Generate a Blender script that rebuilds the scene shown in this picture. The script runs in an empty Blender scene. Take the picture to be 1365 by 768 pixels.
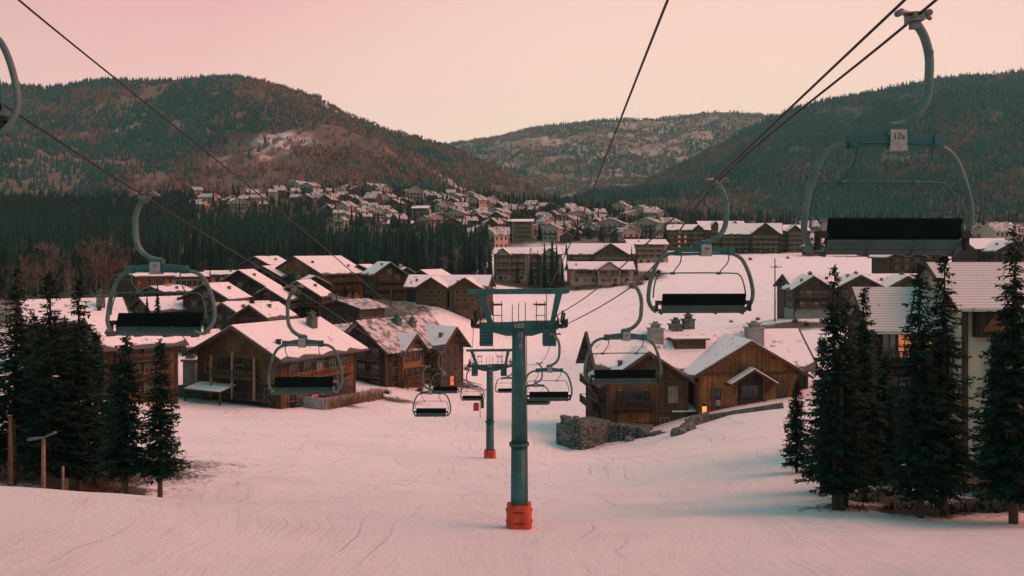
import bpy, math, random
import numpy as np
from mathutils import Vector, Matrix, noise
random.seed(11)
RNG = np.random.default_rng(7)
SC = bpy.context.scene
COL = SC.collection
R = math.radians
F, UC, VH = 1340.0, 682.5, 330.0          # focal length and horizon of the picture, in photo pixels


def P(u, v, Y):
    """Point that the camera sees at photo pixel (u, v) when it stands Y metres ahead."""
    return Vector(((u - UC) * Y / F, Y, (VH - v) * Y / F))


# ------------------------------------------------------------------ helpers
def tag(o, label=None, cat=None, group=None, kind=None):
    if label: o['label'] = label
    if cat: o['category'] = cat
    if group: o['group'] = group
    if kind: o['kind'] = kind
    return o


def empty(name, loc, rz=0.0, label=None, cat=None, group=None):
    o = bpy.data.objects.new(name, None)
    o.empty_display_size = 0.5
    o.location = loc
    o.rotation_euler = (0, 0, rz)
    COL.objects.link(o)
    return tag(o, label, cat, group)


def kids(o):
    return [c for c in bpy.data.objects if c.parent == o]


def copy_tree(o, parent=None):
    c = o.copy()
    COL.objects.link(c)
    if parent is not None:
        c.parent = parent
    for ch in TREE.get(o.name, []):
        copy_tree(ch, c)
    return c


TREE = {}


class MB:
    """Collects faces and links them as one mesh object."""
    def __init__(s):
        s.v, s.f, s.m, s.sm = [], [], [], []

    def poly(s, pts, mi=0):
        b = len(s.v)
        s.v += [tuple(p) for p in pts]
        s.f.append(tuple(range(b, b + len(pts)))); s.m.append(mi); s.sm.append(False)

    def box(s, c, d, M=None, mi=0):
        b = len(s.v)
        for sx, sy, sz in ((-1, -1, -1), (1, -1, -1), (1, 1, -1), (-1, 1, -1), (-1, -1, 1), (1, -1, 1), (1, 1, 1), (-1, 1, 1)):
            p = Vector((c[0] + sx * d[0] / 2, c[1] + sy * d[1] / 2, c[2] + sz * d[2] / 2))
            s.v.append(tuple(M @ p) if M else tuple(p))
        for q in ((0, 3, 2, 1), (4, 5, 6, 7), (0, 1, 5, 4), (1, 2, 6, 5), (2, 3, 7, 6), (3, 0, 4, 7)):
            s.f.append(tuple(b + i for i in q)); s.m.append(mi); s.sm.append(False)

    def bar(s, a, b_, w, h, mi=0):
        """A beam of section w x h from a to b."""
        a, b_ = Vector(a), Vector(b_)
        d = b_ - a
        L = d.length
        z = d.normalized()
        x = Vector((0, 0, 1)).cross(z)
        if x.length < 1e-4: x = Vector((1, 0, 0))
        x.normalize()
        y = z.cross(x)
        M = Matrix((x, y, z)).transposed().to_4x4()
        M.translation = (a + b_) / 2
        s.box((0, 0, 0), (w, h, L), M, mi)

    def prism(s, pts, off, mi=0):
        """A polygon (list of points) pushed along the vector off."""
        off = Vector(off)
        n = len(pts)
        b = len(s.v)
        s.v += [tuple(Vector(p)) for p in pts] + [tuple(Vector(p) + off) for p in pts]
        s.f.append(tuple(range(b, b + n))[::-1]); s.m.append(mi); s.sm.append(False)
        s.f.append(tuple(range(b + n, b + 2 * n))); s.m.append(mi); s.sm.append(False)
        for i in range(n):
            j = (i + 1) % n
            s.f.append((b + i, b + j, b + n + j, b + n + i)); s.m.append(mi); s.sm.append(False)

    def tube(s, pts, r, n=8, mi=0, caps=True):
        pts = [Vector(p) for p in pts]
        rs = r if isinstance(r, (list, tuple)) else [r] * len(pts)
        b = len(s.v)
        up = None
        for i, p in enumerate(pts):
            t = (pts[min(i + 1, len(pts) - 1)] - pts[max(i - 1, 0)]).normalized()
            if up is None:
                up = Vector((0, 0, 1)) if abs(t.z) < .9 else Vector((1, 0, 0))
            x = up - t * up.dot(t)
            x.normalize()
            y = t.cross(x)
            up = x
            for k in range(n):
                a = 2 * math.pi * k / n
                s.v.append(tuple(p + (x * math.cos(a) + y * math.sin(a)) * rs[i]))
        for i in range(len(pts) - 1):
            for k in range(n):
                k2 = (k + 1) % n
                s.f.append((b + i * n + k, b + i * n + k2, b + (i + 1) * n + k2, b + (i + 1) * n + k)); s.m.append(mi); s.sm.append(True)
        if caps:
            s.f.append(tuple(b + k for k in range(n))[::-1]); s.m.append(mi); s.sm.append(False)
            e = b + (len(pts) - 1) * n
            s.f.append(tuple(e + k for k in range(n))); s.m.append(mi); s.sm.append(False)

    def build(s, name, mats, parent=None, loc=None, bevel=0):
        me = bpy.data.meshes.new(name)
        me.from_pydata(s.v, [], s.f)
        for m in (mats if isinstance(mats, (list, tuple)) else [mats]):
            me.materials.append(m)
        me.polygons.foreach_set('material_index', s.m)
        me.polygons.foreach_set('use_smooth', s.sm)
        me.update()
        o = bpy.data.objects.new(name, me)
        COL.objects.link(o)
        if parent is not None:
            o.parent = parent
            TREE.setdefault(parent.name, []).append(o)
        if loc is not None: o.location = loc
        if bevel:
            b = o.modifiers.new('bevel', 'BEVEL'); b.width = bevel; b.segments = 2; b.limit_method = 'ANGLE'
        return o


def raw_mesh(name, V, Fc, mats, midx=None, smooth=False, parent=None):
    """Mesh object from numpy arrays (triangles or quads)."""
    V = np.asarray(V, dtype=np.float32); Fc = np.asarray(Fc, dtype=np.int32)
    me = bpy.data.meshes.new(name)
    k = Fc.shape[1]
    me.vertices.add(len(V)); me.vertices.foreach_set('co', V.ravel())
    me.loops.add(Fc.size); me.loops.foreach_set('vertex_index', Fc.ravel())
    me.polygons.add(len(Fc)); me.polygons.foreach_set('loop_start', np.arange(0, Fc.size, k, dtype=np.int32))
    for m in (mats if isinstance(mats, (list, tuple)) else [mats]): me.materials.append(m)
    if midx is not None: me.polygons.foreach_set('material_index', np.asarray(midx, dtype=np.int32))
    me.polygons.foreach_set('use_smooth', np.full(len(Fc), smooth))
    me.update(calc_edges=True)
    o = bpy.data.objects.new(name, me)
    COL.objects.link(o)
    if parent is not None:
        o.parent = parent
        TREE.setdefault(parent.name, []).append(o)
    return o


def smooth_path(pts, n=8):
    """Catmull-Rom through the points."""
    pts = [Vector(p) for p in pts]
    out = []
    for i in range(len(pts) - 1):
        p0 = pts[i - 1] if i else pts[0] * 2 - pts[1]
        p1, p2 = pts[i], pts[i + 1]
        p3 = pts[i + 2] if i + 2 < len(pts) else p2 * 2 - p1
        for k in range(n):
            t = k / n
            out.append(0.5 * (2 * p1 + (p2 - p0) * t + (2 * p0 - 5 * p1 + 4 * p2 - p3) * t * t + (3 * p1 - p0 - 3 * p2 + p3) * t ** 3))
    out.append(pts[-1])
    return out


def text_mesh(name, body, size, mat, parent, M):
    cu = bpy.data.curves.new(name, 'FONT')
    cu.body = body; cu.size = size; cu.align_x = 'CENTER'; cu.align_y = 'CENTER'; cu.extrude = 0.002
    tmp = bpy.data.objects.new(name, cu)
    COL.objects.link(tmp)
    dg = bpy.context.evaluated_depsgraph_get()
    me = bpy.data.meshes.new_from_object(tmp.evaluated_get(dg))
    COL.objects.unlink(tmp); bpy.data.objects.remove(tmp)
    me.transform(M)
    me.materials.clear(); me.materials.append(mat)
    o = bpy.data.objects.new(name, me)
    COL.objects.link(o); o.parent = parent
    TREE.setdefault(parent.name, []).append(o)
    return o


# ------------------------------------------------------------------ materials
def _new(name):
    m = bpy.data.materials.new(name); m.use_nodes = True
    nt = m.node_tree
    return m, nt, nt.nodes['Principled BSDF']


def N(nt, typ, **kw):
    n = nt.nodes.new(typ)
    for k, v in kw.items(): setattr(n, k, v)
    return n


def c4(c): return (c[0], c[1], c[2], 1)


def mixc(nt, fac, a, b, blend='MIX'):
    n = N(nt, 'ShaderNodeMix', data_type='RGBA', blend_type=blend)
    if isinstance(fac, (int, float)): n.inputs[0].default_value = fac
    else: nt.links.new(fac, n.inputs[0])
    for i, x in ((6, a), (7, b)):
        if isinstance(x, tuple): n.inputs[i].default_value = c4(x)
        else: nt.links.new(x, n.inputs[i])
    return n.outputs[2]


def noise_tex(nt, vec, scale, detail=4, rough=.55, lo=.35, hi=.65):
    n = N(nt, 'ShaderNodeTexNoise')
    n.inputs['Scale'].default_value = scale; n.inputs['Detail'].default_value = detail; n.inputs['Roughness'].default_value = rough
    nt.links.new(vec, n.inputs['Vector'])
    r = N(nt, 'ShaderNodeMapRange')
    r.inputs['From Min'].default_value = lo; r.inputs['From Max'].default_value = hi
    nt.links.new(n.outputs['Fac'], r.inputs['Value'])
    return r.outputs[0]


def mapping(nt, coord='Object', scale=(1, 1, 1)):
    tc = N(nt, 'ShaderNodeTexCoord')
    mp = N(nt, 'ShaderNodeMapping')
    mp.inputs['Scale'].default_value = scale
    nt.links.new(tc.outputs[coord], mp.inputs['Vector'])
    return mp.outputs[0]


def bump(nt, b, h, strength, dist=.05):
    n = N(nt, 'ShaderNodeBump')
    n.inputs['Strength'].default_value = strength; n.inputs['Distance'].default_value = dist
    nt.links.new(h, n.inputs['Height']); nt.links.new(n.outputs[0], b.inputs['Normal'])


def pmat(name, c1, c2=None, scale=3.0, rough=.7, metal=0, bmp=0, spec=.3, stretch=(1, 1, 1)):
    m, nt, b = _new(name)
    b.inputs['Roughness'].default_value = rough; b.inputs['Metallic'].default_value = metal
    b.inputs['Specular IOR Level'].default_value = spec
    if c2 is None:
        c2 = tuple(x * .7 for x in c1)
    v = mapping(nt, 'Object', stretch)
    f = noise_tex(nt, v, scale)
    nt.links.new(mixc(nt, f, c1, c2), b.inputs['Base Color'])
    if bmp: bump(nt, b, f, bmp)
    return m


def wood(name, c1, c2, plank=.22):
    """Upright boards: streaks along z, a dark joint between boards, weathered patches."""
    m, nt, b = _new(name)
    b.inputs['Roughness'].default_value = .75; b.inputs['Specular IOR Level'].default_value = .2
    tc = N(nt, 'ShaderNodeTexCoord')
    sp = N(nt, 'ShaderNodeSeparateXYZ'); nt.links.new(tc.outputs['Object'], sp.inputs[0])
    ad = N(nt, 'ShaderNodeMath', operation='ADD'); nt.links.new(sp.outputs[0], ad.inputs[0]); nt.links.new(sp.outputs[1], ad.inputs[1])
    dv = N(nt, 'ShaderNodeMath', operation='DIVIDE'); nt.links.new(ad.outputs[0], dv.inputs[0]); dv.inputs[1].default_value = plank
    fr = N(nt, 'ShaderNodeMath', operation='FRACT'); nt.links.new(dv.outputs[0], fr.inputs[0])
    fl = N(nt, 'ShaderNodeMath', operation='FLOOR'); nt.links.new(dv.outputs[0], fl.inputs[0])
    wn = N(nt, 'ShaderNodeTexWhiteNoise', noise_dimensions='1D'); nt.links.new(fl.outputs[0], wn.inputs['W'])
    v = mapping(nt, 'Object', (4, 4, .5))
    streak = noise_tex(nt, v, 2.0, 5, .6, .3, .7)
    big = noise_tex(nt, mapping(nt, 'Object', (1, 1, 1)), .35, 3, .6, .35, .65)
    col = mixc(nt, streak, c1, c2)
    col = mixc(nt, big, col, tuple(x * .55 for x in c2))
    mul = N(nt, 'ShaderNodeMapRange'); mul.inputs['To Min'].default_value = .6; mul.inputs['To Max'].default_value = 1.15
    nt.links.new(wn.outputs['Value'], mul.inputs['Value'])
    cc = N(nt, 'ShaderNodeCombineColor')
    for i in range(3): nt.links.new(mul.outputs[0], cc.inputs[i])
    col = mixc(nt, 1.0, col, cc.outputs[0], 'MULTIPLY')
    gt = N(nt, 'ShaderNodeMath', operation='GREATER_THAN'); nt.links.new(fr.outputs[0], gt.inputs[0]); gt.inputs[1].default_value = .1
    nt.links.new(mixc(nt, gt.outputs[0], tuple(x * .25 for x in c2), col), b.inputs['Base Color'])
    bump(nt, b, gt.outputs[0], .5, .03)
    return m


def foliage_mat(name, c1, c2, scale=.6, var=0.5):
    m, nt, b = _new(name)
    b.inputs['Roughness'].default_value = .8; b.inputs['Specular IOR Level'].default_value = .15
    v = mapping(nt, 'Object')
    f = noise_tex(nt, v, scale, 3)
    oi = N(nt, 'ShaderNodeObjectInfo')
    mr = N(nt, 'ShaderNodeMapRange'); mr.inputs['To Min'].default_value = 1 - var; mr.inputs['To Max'].default_value = 1 + var
    nt.links.new(oi.outputs['Random'], mr.inputs['Value'])
    cc = N(nt, 'ShaderNodeCombineColor')
    for i in range(3): nt.links.new(mr.outputs[0], cc.inputs[i])
    nt.links.new(mixc(nt, 1.0, mixc(nt, f, c1, c2), cc.outputs[0], 'MULTIPLY'), b.inputs['Base Color'])
    return m


def glow(name, c, s):
    m, nt, b = _new(name)
    b.inputs['Base Color'].default_value = c4(c)
    v = mapping(nt, 'Object')
    f = noise_tex(nt, v, 1.6, 3, .6, .3, .6)
    nt.links.new(mixc(nt, f, tuple(x * .25 for x in c), c), b.inputs['Emission Color'])
    b.inputs['Emission Strength'].default_value = s
    return m


def glass_mat(name, c):
    m, nt, b = _new(name)
    v = mapping(nt, 'Object')
    f = noise_tex(nt, v, .8, 2)
    nt.links.new(mixc(nt, f, c, tuple(x * .4 for x in c)), b.inputs['Base Color'])
    b.inputs['Roughness'].default_value = .12; b.inputs['Specular IOR Level'].default_value = .6
    return m


def stone_mat(name, c1, c2, scale=2.2):
    m, nt, b = _new(name)
    b.inputs['Roughness'].default_value = .9
    v = mapping(nt, 'Object')
    vo = N(nt, 'ShaderNodeTexVoronoi'); vo.inputs['Scale'].default_value = scale; nt.links.new(v, vo.inputs['Vector'])
    vd = N(nt, 'ShaderNodeTexVoronoi', feature='DISTANCE_TO_EDGE'); vd.inputs['Scale'].default_value = scale; nt.links.new(v, vd.inputs['Vector'])
    sp = N(nt, 'ShaderNodeSeparateColor'); nt.links.new(vo.outputs['Color'], sp.inputs[0])
    col = mixc(nt, sp.outputs[0], c1, c2)
    mr = N(nt, 'ShaderNodeMapRange'); mr.inputs['From Max'].default_value = .08; nt.links.new(vd.outputs['Distance'], mr.inputs['Value'])
    nt.links.new(mixc(nt, mr.outputs[0], tuple(x * .3 for x in c2), col), b.inputs['Base Color'])
    bump(nt, b, mr.outputs[0], .8, .06)
    return m


M = {}
M['snow'] = pmat('snow', (.86, .86, .88), (.78, .78, .8), 1.5, .65, bmp=.3)
M['paint'] = pmat('lift_paint', (.026, .112, .108), (.014, .07, .07), 1.6, .5)
M['paint_pale'] = pmat('worn_lift_paint', (.085, .14, .127), (.045, .09, .082), 3, .5)
M['steel'] = pmat('steel', (.2, .21, .2), (.1, .11, .1), 6, .45, .7)
M['cable'] = pmat('greased_cable', (.022, .018, .017), (.014, .012, .012), 20, .5, .2)
M['pad'] = pmat('seat_pad', (.005, .01, .009), (.003, .007, .006), 4, .9, spec=.05)
M['slat'] = pmat('seat_slats', (.045, .08, .074), (.028, .056, .052), 4, .6)
M['roof_snow'] = None
M['plate'] = pmat('sign_plate', (.3, .3, .29), (.2, .2, .2), 6, .6)
M['ink'] = pmat('sign_ink', (.02, .02, .02), (.03, .03, .03), 3, .6)
M['orange'] = pmat('orange_pad', (.55, .075, .03), (.38, .05, .022), 2.0, .7, bmp=.3)
M['red'] = pmat('red_pad', (.42, .04, .04), (.3, .03, .03), 3, .7)
M['black'] = pmat('rubber', (.012, .014, .013), (.02, .02, .02), 5, .7)
M['wood'] = wood('brown_boards', (.2, .11, .05), (.105, .06, .03))
M['wood_warm'] = wood('sunlit_honey_boards', (.4, .185, .062), (.24, .11, .04))  # honey wood with some of the walls' orange sunlight put into the colour
M['wood_dark'] = wood('dark_boards', (.085, .055, .034), (.045, .032, .022))
M['wood_grey'] = wood('weathered_boards', (.11, .085, .068), (.065, .05, .04))
M['wood_red'] = wood('red_brown_boards', (.2, .1, .054), (.12, .062, .037))
M['timber'] = pmat('timber', (.085, .053, .031), (.048, .033, .021), 3, .8, stretch=(1, 1, .3))
M['timber_pale'] = pmat('pale_timber', (.26, .19, .13), (.18, .13, .09), 3, .8)
M['shingle'] = pmat('roof_shingle', (.1, .09, .085), (.055, .05, .05), 3, .85)
M['cream'] = pmat('cream_render', (.6, .5, .38), (.5, .42, .32), .7, .85)
M['beige'] = pmat('beige_render', (.42, .33, .27), (.33, .26, .21), .6, .85)
M['pinkish'] = pmat('rose_render', (.5, .32, .27), (.4, .25, .21), .6, .85)
M['concrete'] = pmat('concrete', (.26, .27, .25), (.18, .19, .18), 1, .9)
M['stone'] = stone_mat('rubble_stone', (.15, .165, .145), (.06, .075, .066))
M['glass'] = glass_mat('window_glass', (.03, .035, .035))
M['glass_pale'] = glass_mat('pale_glass', (.22, .2, .18))
M['lit'] = glow('window_glow_and_glint', (1.0, .3, .1), .4)
M['lamp'] = glow('lit_lamp', (1.0, .36, .1), 1.2)
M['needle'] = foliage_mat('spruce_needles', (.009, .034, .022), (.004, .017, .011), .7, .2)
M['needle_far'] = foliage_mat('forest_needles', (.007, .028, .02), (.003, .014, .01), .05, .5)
M['needle_hill'] = foliage_mat('hill_needles', (.034, .1, .088), (.02, .068, .06), .004, .1)  # needle colour lightened to carry part of the teal distance haze
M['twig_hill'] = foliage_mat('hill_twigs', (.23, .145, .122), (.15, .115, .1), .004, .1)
M['twig'] = foliage_mat('bare_twigs', (.17, .125, .1), (.1, .075, .06), .3, .35)
M['bark'] = pmat('bark', (.1, .065, .045), (.05, .033, .025), 4, .9, bmp=.5)
M['bark_red'] = pmat('red_bark', (.1, .055, .038), (.055, .035, .026), 4, .9, bmp=.5)
M['dry'] = foliage_mat('dry_reeds', (.3, .2, .11), (.16, .1, .06), .8, .2)
M['net'] = pmat('green_tarp', (.05, .14, .12), (.03, .09, .08), 2, .7)
M['post'] = pmat('post_wood', (.2, .14, .08), (.11, .07, .04), 5, .8)


# ------------------------------------------------------------------ terrain
def cp(u, v, Y):
    p = P(u, v, Y); return (p.x, p.y, p.z)


CTRL = [(-60, -50, -9), (0, -50, -8.5), (60, -50, -9), (-30, 0, -10.0), (0, 0, -11.2), (30, 0, -11.0), (-12, 25, -11.6), (12, 25, -12.2),
        (-45, 25, -9.6), (45, 25, -11.6), (-90, 40, -9), (90, 40, -11),
        cp(0, 768, 33), cp(0, 651, 46), cp(120, 656, 47), cp(250, 668, 48.5), cp(380, 683, 49), cp(500, 695, 49.5), cp(690, 702, 50), cp(690, 768, 41),
        cp(900, 710, 48), cp(1100, 713, 46.5), cp(1365, 713, 45), cp(1365, 768, 38), cp(1000, 768, 40), cp(350, 768, 38),
        # behind the lip
        cp(0, 668, 58), cp(120, 674, 59), cp(230, 676, 60), cp(350, 672, 60), cp(480, 668, 63), cp(0, 602, 80), cp(-150, 590, 80), cp(110, 628, 76), cp(220, 650, 72),
        cp(330, 640, 76), cp(300, 590, 100), cp(420, 610, 95), cp(560, 640, 85), cp(690, 652, 80), cp(690, 612, 105), cp(500, 580, 125), cp(690, 577, 137), cp(640, 545, 172), cp(640, 512, 210), cp(650, 470, 275),
        cp(650, 430, 350), cp(720, 396, 430), cp(640, 404, 385), cp(560, 412, 330),
        cp(850, 680, 60), cp(1000, 690, 55), cp(1240, 700, 52), cp(1365, 703, 50), cp(1120, 682, 57), cp(1060, 630, 76), cp(1000, 598, 95), cp(1040, 549, 124), cp(980, 558, 124), cp(900, 578, 124),
        cp(850, 600, 118), cp(760, 600, 130), cp(820, 640, 85), cp(1300, 622, 74), cp(1250, 610, 82), cp(1180, 640, 70), cp(1450, 610, 74), cp(1400, 560, 100), cp(1200, 560, 110),
        cp(1010, 470, 190), cp(1100, 440, 225), cp(1060, 425, 255), cp(1200, 425, 262), cp(1365, 410, 290), cp(900, 452, 275), cp(820, 470, 240),
        cp(870, 380, 450), cp(1000, 372, 450), cp(1150, 375, 400), cp(880, 340, 600), cp(1100, 342, 570), cp(1365, 360, 420),
        # valley west of the run
        cp(430, 540, 150), cp(240, 537, 148), cp(520, 530, 168), cp(600, 500, 205), cp(340, 545, 144), cp(80, 520, 140), cp(-150, 500, 140), cp(400, 470, 210),
        cp(300, 432, 225), cp(380, 402, 290), cp(480, 397, 330), cp(600, 403, 305), cp(200, 410, 280), cp(60, 420, 280), cp(0, 400, 350), cp(-200, 395, 350), cp(200, 378, 400), cp(400, 372, 430), cp(560, 368, 455),
        cp(0, 335, 650), cp(300, 335, 650), cp(560, 345, 640), cp(750, 377, 480), cp(820, 379, 470), cp(-250, 330, 650),
        # village slope
        cp(300, 262, 1150), cp(450, 258, 1130), cp(560, 266, 1090), cp(700, 278, 1050), cp(150, 268, 1150), cp(-100, 270, 1150), cp(300, 300, 850), cp(500, 305, 800), cp(650, 310, 780), cp(720, 325, 650), cp(850, 325, 700), cp(850, 290, 1000),
        cp(1000, 336, 610), cp(1200, 338, 600), cp(1365, 335, 620), cp(1000, 300, 1050), cp(1200, 300, 1050), cp(1365, 300, 1050), cp(1600, 310, 1000), cp(1600, 350, 450), cp(1600, 420, 200),
        cp(300, 240, 1400), cp(700, 268, 1400), cp(1100, 290, 1400), cp(1600, 290, 1400), cp(-300, 250, 1400)]


def _ab(x, y):
    x = np.asarray(x, float); y = np.asarray(y, float)
    return np.stack([x / (np.maximum(y, -90) + 110) * 3.2, np.log((np.maximum(y, -90) + 110) / 100) * 2.2], -1)


_C = np.array(CTRL)
_Q = _ab(_C[:, 0], _C[:, 1])


def _phi(d2): return 0.5 * d2 * np.log(d2 + 1e-12)


def _fit():
    n = len(_Q)
    # heights are fitted as a view angle so that far points do not swamp near ones
    zz = _C[:, 2] / (np.maximum(_C[:, 1], -60) + 110)
    K = _phi(((_Q[:, None] - _Q[None]) ** 2).sum(-1)) + np.eye(n) * 2e-4
    Pm = np.concatenate([np.ones((n, 1)), _Q], 1)
    A = np.block([[K, Pm], [Pm.T, np.zeros((3, 3))]])
    return np.linalg.solve(A, np.concatenate([zz, np.zeros(3)]))


_W = _fit()


def zground(x, y):
    """Height of the ground, arrays or numbers."""
    x = np.atleast_1d(np.asarray(x, float)); y = np.atleast_1d(np.asarray(y, float))
    out = np.empty(x.size)
    xs, ys = x.ravel(), y.ravel()
    for i in range(0, x.size, 20000):
        q = _ab(xs[i:i + 20000], ys[i:i + 20000])
        K = _phi(((q[:, None] - _Q[None]) ** 2).sum(-1))
        out[i:i + 20000] = (K @ _W[:-3] + _W[-3] + q @ _W[-2:]) * (np.maximum(ys[i:i + 20000], -60) + 110)
    return out.reshape(x.shape)


def zg(x, y): return float(zground(x, y)[0])


def on_ground(u, v, y0=30, y1=1400):
    """First ground point along the sight line through pixel (u, v)."""
    ys = np.exp(np.linspace(math.log(y0), math.log(y1), 500))
    d = (VH - v) / F * ys - zground((u - UC) / F * ys, ys)
    k = np.nonzero(d <= 0)[0]
    Y = ys[k[0]] if len(k) else y1
    x = (u - UC) / F * Y
    return Vector((x, Y, zg(x, Y)))


def fbm(x, y, s, seed=0.0, oct=4):
    return noise.fractal(Vector((x * s + seed, y * s - seed * .7, seed * 1.3)), .5, 2.0, oct)


# bare-earth patches: (u, Y, half width m, half depth m, strength)
SOIL = [(275, 68, 5, 4.5, .42), (330, 72, 5, 3, .34), (10, 74, 14, 10, 1.25), (125, 69, 6, 5, 1.0), (-150, 78, 30, 18, 1.3), (196, 64.5, 2.3, 2.6, .78), (1122, 59, 3.6, 3.4, .9), (1175, 63, 4.5, 5, .95), (1240, 58, 5.0, 4.2, 1.05), (1330, 58, 6, 5, 1.0), (1440, 62, 9, 10, 1.2), (1290, 70, 9, 8, 1.1), (1200, 72, 8, 8, 1.1), (1150, 82, 8, 8, .9),
        (1040, 238, 20, 16, 1.0), (960, 225, 12, 8, .5), (1120, 238, 18, 12, .8), (595, 318, 20, 10, 1.3), (640, 330, 14, 7, .9), (545, 330, 16, 9, 1.1), (740, 470, 55, 22, 1.2), (830, 480, 28, 16, 1.1), (690, 460, 30, 12, 1.0),
        (450, 152, 9, 4, .8), (520, 166, 9, 5, .8), (570, 195, 16, 8, 1.0), (620, 205, 8, 9, .8), (330, 152, 20, 5, .6), (800, 129, 9, 5, .6), (890, 128, 10, 4, .5), (1170, 570, 60, 12, .9), (960, 600, 70, 10, 1.0), (860, 500, 18, 30, .9)]


def soil_at(x, y):
    s = np.zeros_like(x)
    for u, Y, hw, hd, st in SOIL:
        cx = (u - UC) / F * Y
        s = np.maximum(s, st * np.exp(-(((x - cx) / hw) ** 2 + ((y - Y) / hd) ** 2) * 1.2))
    # woodland and village floor
    a = x / np.maximum(y, 1)
    wood_ = 1 / (1 + np.exp(-(y - 345) / 12)) * 1 / (1 + np.exp((a + .045) / .012))
    vill = 1 / (1 + np.exp(-(y - 625) / 15))
    town = .75 / (1 + np.exp(-(y - 205) / 12)) / (1 + np.exp((a + .07) / .012))
    return np.maximum(np.maximum(s, wood_ * .95), np.maximum(vill * .8, town))


def make_ground():
    ys = np.concatenate([np.linspace(-60, 24, 22), np.linspace(25, 110, 190), np.exp(np.linspace(math.log(110.6), math.log(1500), 190))])
    ts = np.sign(np.linspace(-1, 1, 380)) * np.abs(np.linspace(-1, 1, 380)) ** 1.15 * 1.15
    Yg, Tg = np.meshgrid(ys, ts, indexing='ij')
    Xg = Tg * (np.maximum(Yg, -60) + 75)
    Z = zground(Xg, Yg)
    soil = soil_at(Xg, Yg)
    rough = np.array([fbm(a, b, .35, 3.1, 3) for a, b in zip(Xg.ravel(), Yg.ravel())]).reshape(Z.shape)
    rough2 = np.array([fbm(a, b, .06, 9.4, 3) for a, b in zip(Xg.ravel(), Yg.ravel())]).reshape(Z.shape)
    Z = Z + rough * (.03 + .35 * np.clip(soil, 0, 1)) + rough2 * .18
    n, m = Z.shape
    V = np.stack([Xg, Yg, Z], -1).reshape(-1, 3)
    idx = np.arange(n * m).reshape(n, m)
    Fc = np.stack([idx[:-1, :-1], idx[:-1, 1:], idx[1:, 1:], idx[1:, :-1]], -1).reshape(-1, 4)
    m_, nt, b = _new('snowy_ground')
    b.inputs['Roughness'].default_value = .6; b.inputs['Specular IOR Level'].default_value = .25
    at = N(nt, 'ShaderNodeAttribute', attribute_name='soil')
    v1 = mapping(nt, 'Object', (1, 1, 1))
    n1 = noise_tex(nt, v1, .55, 6, .65, .2, .8)
    n2 = noise_tex(nt, v1, .09, 4, .6, .25, .75)
    av = N(nt, 'ShaderNodeMath', operation='ADD'); nt.links.new(n1, av.inputs[0]); nt.links.new(n2, av.inputs[1])
    hf = N(nt, 'ShaderNodeMath', operation='MULTIPLY'); nt.links.new(av.outputs[0], hf.inputs[0]); hf.inputs[1].default_value = .5
    fz = noise_tex(nt, v1, 2.6, 6, .75, .25, .75)
    h2 = N(nt, 'ShaderNodeMath', operation='MULTIPLY_ADD'); nt.links.new(fz, h2.inputs[0]); h2.inputs[1].default_value = .5
    h3 = N(nt, 'ShaderNodeMath', operation='MULTIPLY'); nt.links.new(hf.outputs[0], h3.inputs[0]); h3.inputs[1].default_value = .6; nt.links.new(h3.outputs[0], h2.inputs[2]); hf = h2
    sb = N(nt, 'ShaderNodeMath', operation='SUBTRACT'); nt.links.new(at.outputs['Fac'], sb.inputs[0]); nt.links.new(hf.outputs[0], sb.inputs[1])
    th = N(nt, 'ShaderNodeMapRange'); th.inputs['From Min'].default_value = -.06; th.inputs['From Max'].default_value = .16
    nt.links.new(sb.outputs[0], th.inputs['Value'])
    fine = noise_tex(nt, v1, 2.2, 5, .65, .3, .7)
    earth = mixc(nt, fine, (.07, .05, .032), (.035, .032, .022))
    grass = mixc(nt, noise_tex(nt, v1, .3, 3), earth, (.06, .062, .035))
    sn = mixc(nt, noise_tex(nt, v1, .12, 5, .6, .3, .7), (.9, .89, .9), (.82, .815, .825))
    sn_base = sn
    nt.links.new(mixc(nt, th.outputs[0], sn, grass), b.inputs['Base Color'])
    # piste: combed grain, meandering ski tracks, crumbs
    low = N(nt, 'ShaderNodeTexNoise'); low.inputs['Scale'].default_value = .05; low.inputs['Detail'].default_value = 3
    nt.links.new(v1, low.inputs['Vector'])
    sep = N(nt, 'ShaderNodeSeparateXYZ'); nt.links.new(v1, sep.inputs[0])
    wob = N(nt, 'ShaderNodeMath', operation='MULTIPLY_ADD'); nt.links.new(low.outputs['Fac'], wob.inputs[0]); wob.inputs[1].default_value = 11.0; nt.links.new(sep.outputs[0], wob.inputs[2])
    comb = N(nt, 'ShaderNodeCombineXYZ'); nt.links.new(wob.outputs[0], comb.inputs[0])
    ys_ = N(nt, 'ShaderNodeMath', operation='MULTIPLY'); nt.links.new(sep.outputs[1], ys_.inputs[0]); ys_.inputs[1].default_value = .035; nt.links.new(ys_.outputs[0], comb.inputs[1])
    trn = N(nt, 'ShaderNodeTexNoise'); trn.inputs['Scale'].default_value = 1.1; trn.inputs['Detail'].default_value = 4; trn.inputs['Roughness'].default_value = .75
    nt.links.new(comb.outputs[0], trn.inputs['Vector'])
    grain = noise_tex(nt, v1, 4.5, 6, .8, .2, .8)
    ln = N(nt, 'ShaderNodeMath', operation='DIVIDE'); nt.links.new(wob.outputs[0], ln.inputs[0]); ln.inputs[1].default_value = 1.7
    lf = N(nt, 'ShaderNodeMath', operation='FRACT'); nt.links.new(ln.outputs[0], lf.inputs[0])
    lm = N(nt, 'ShaderNodeMapRange'); lm.inputs['From Min'].default_value = .0; lm.inputs['From Max'].default_value = .09; lm.inputs['To Min'].default_value = 1; lm.inputs['To Max'].default_value = 0; nt.links.new(lf.outputs[0], lm.inputs['Value'])
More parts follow.
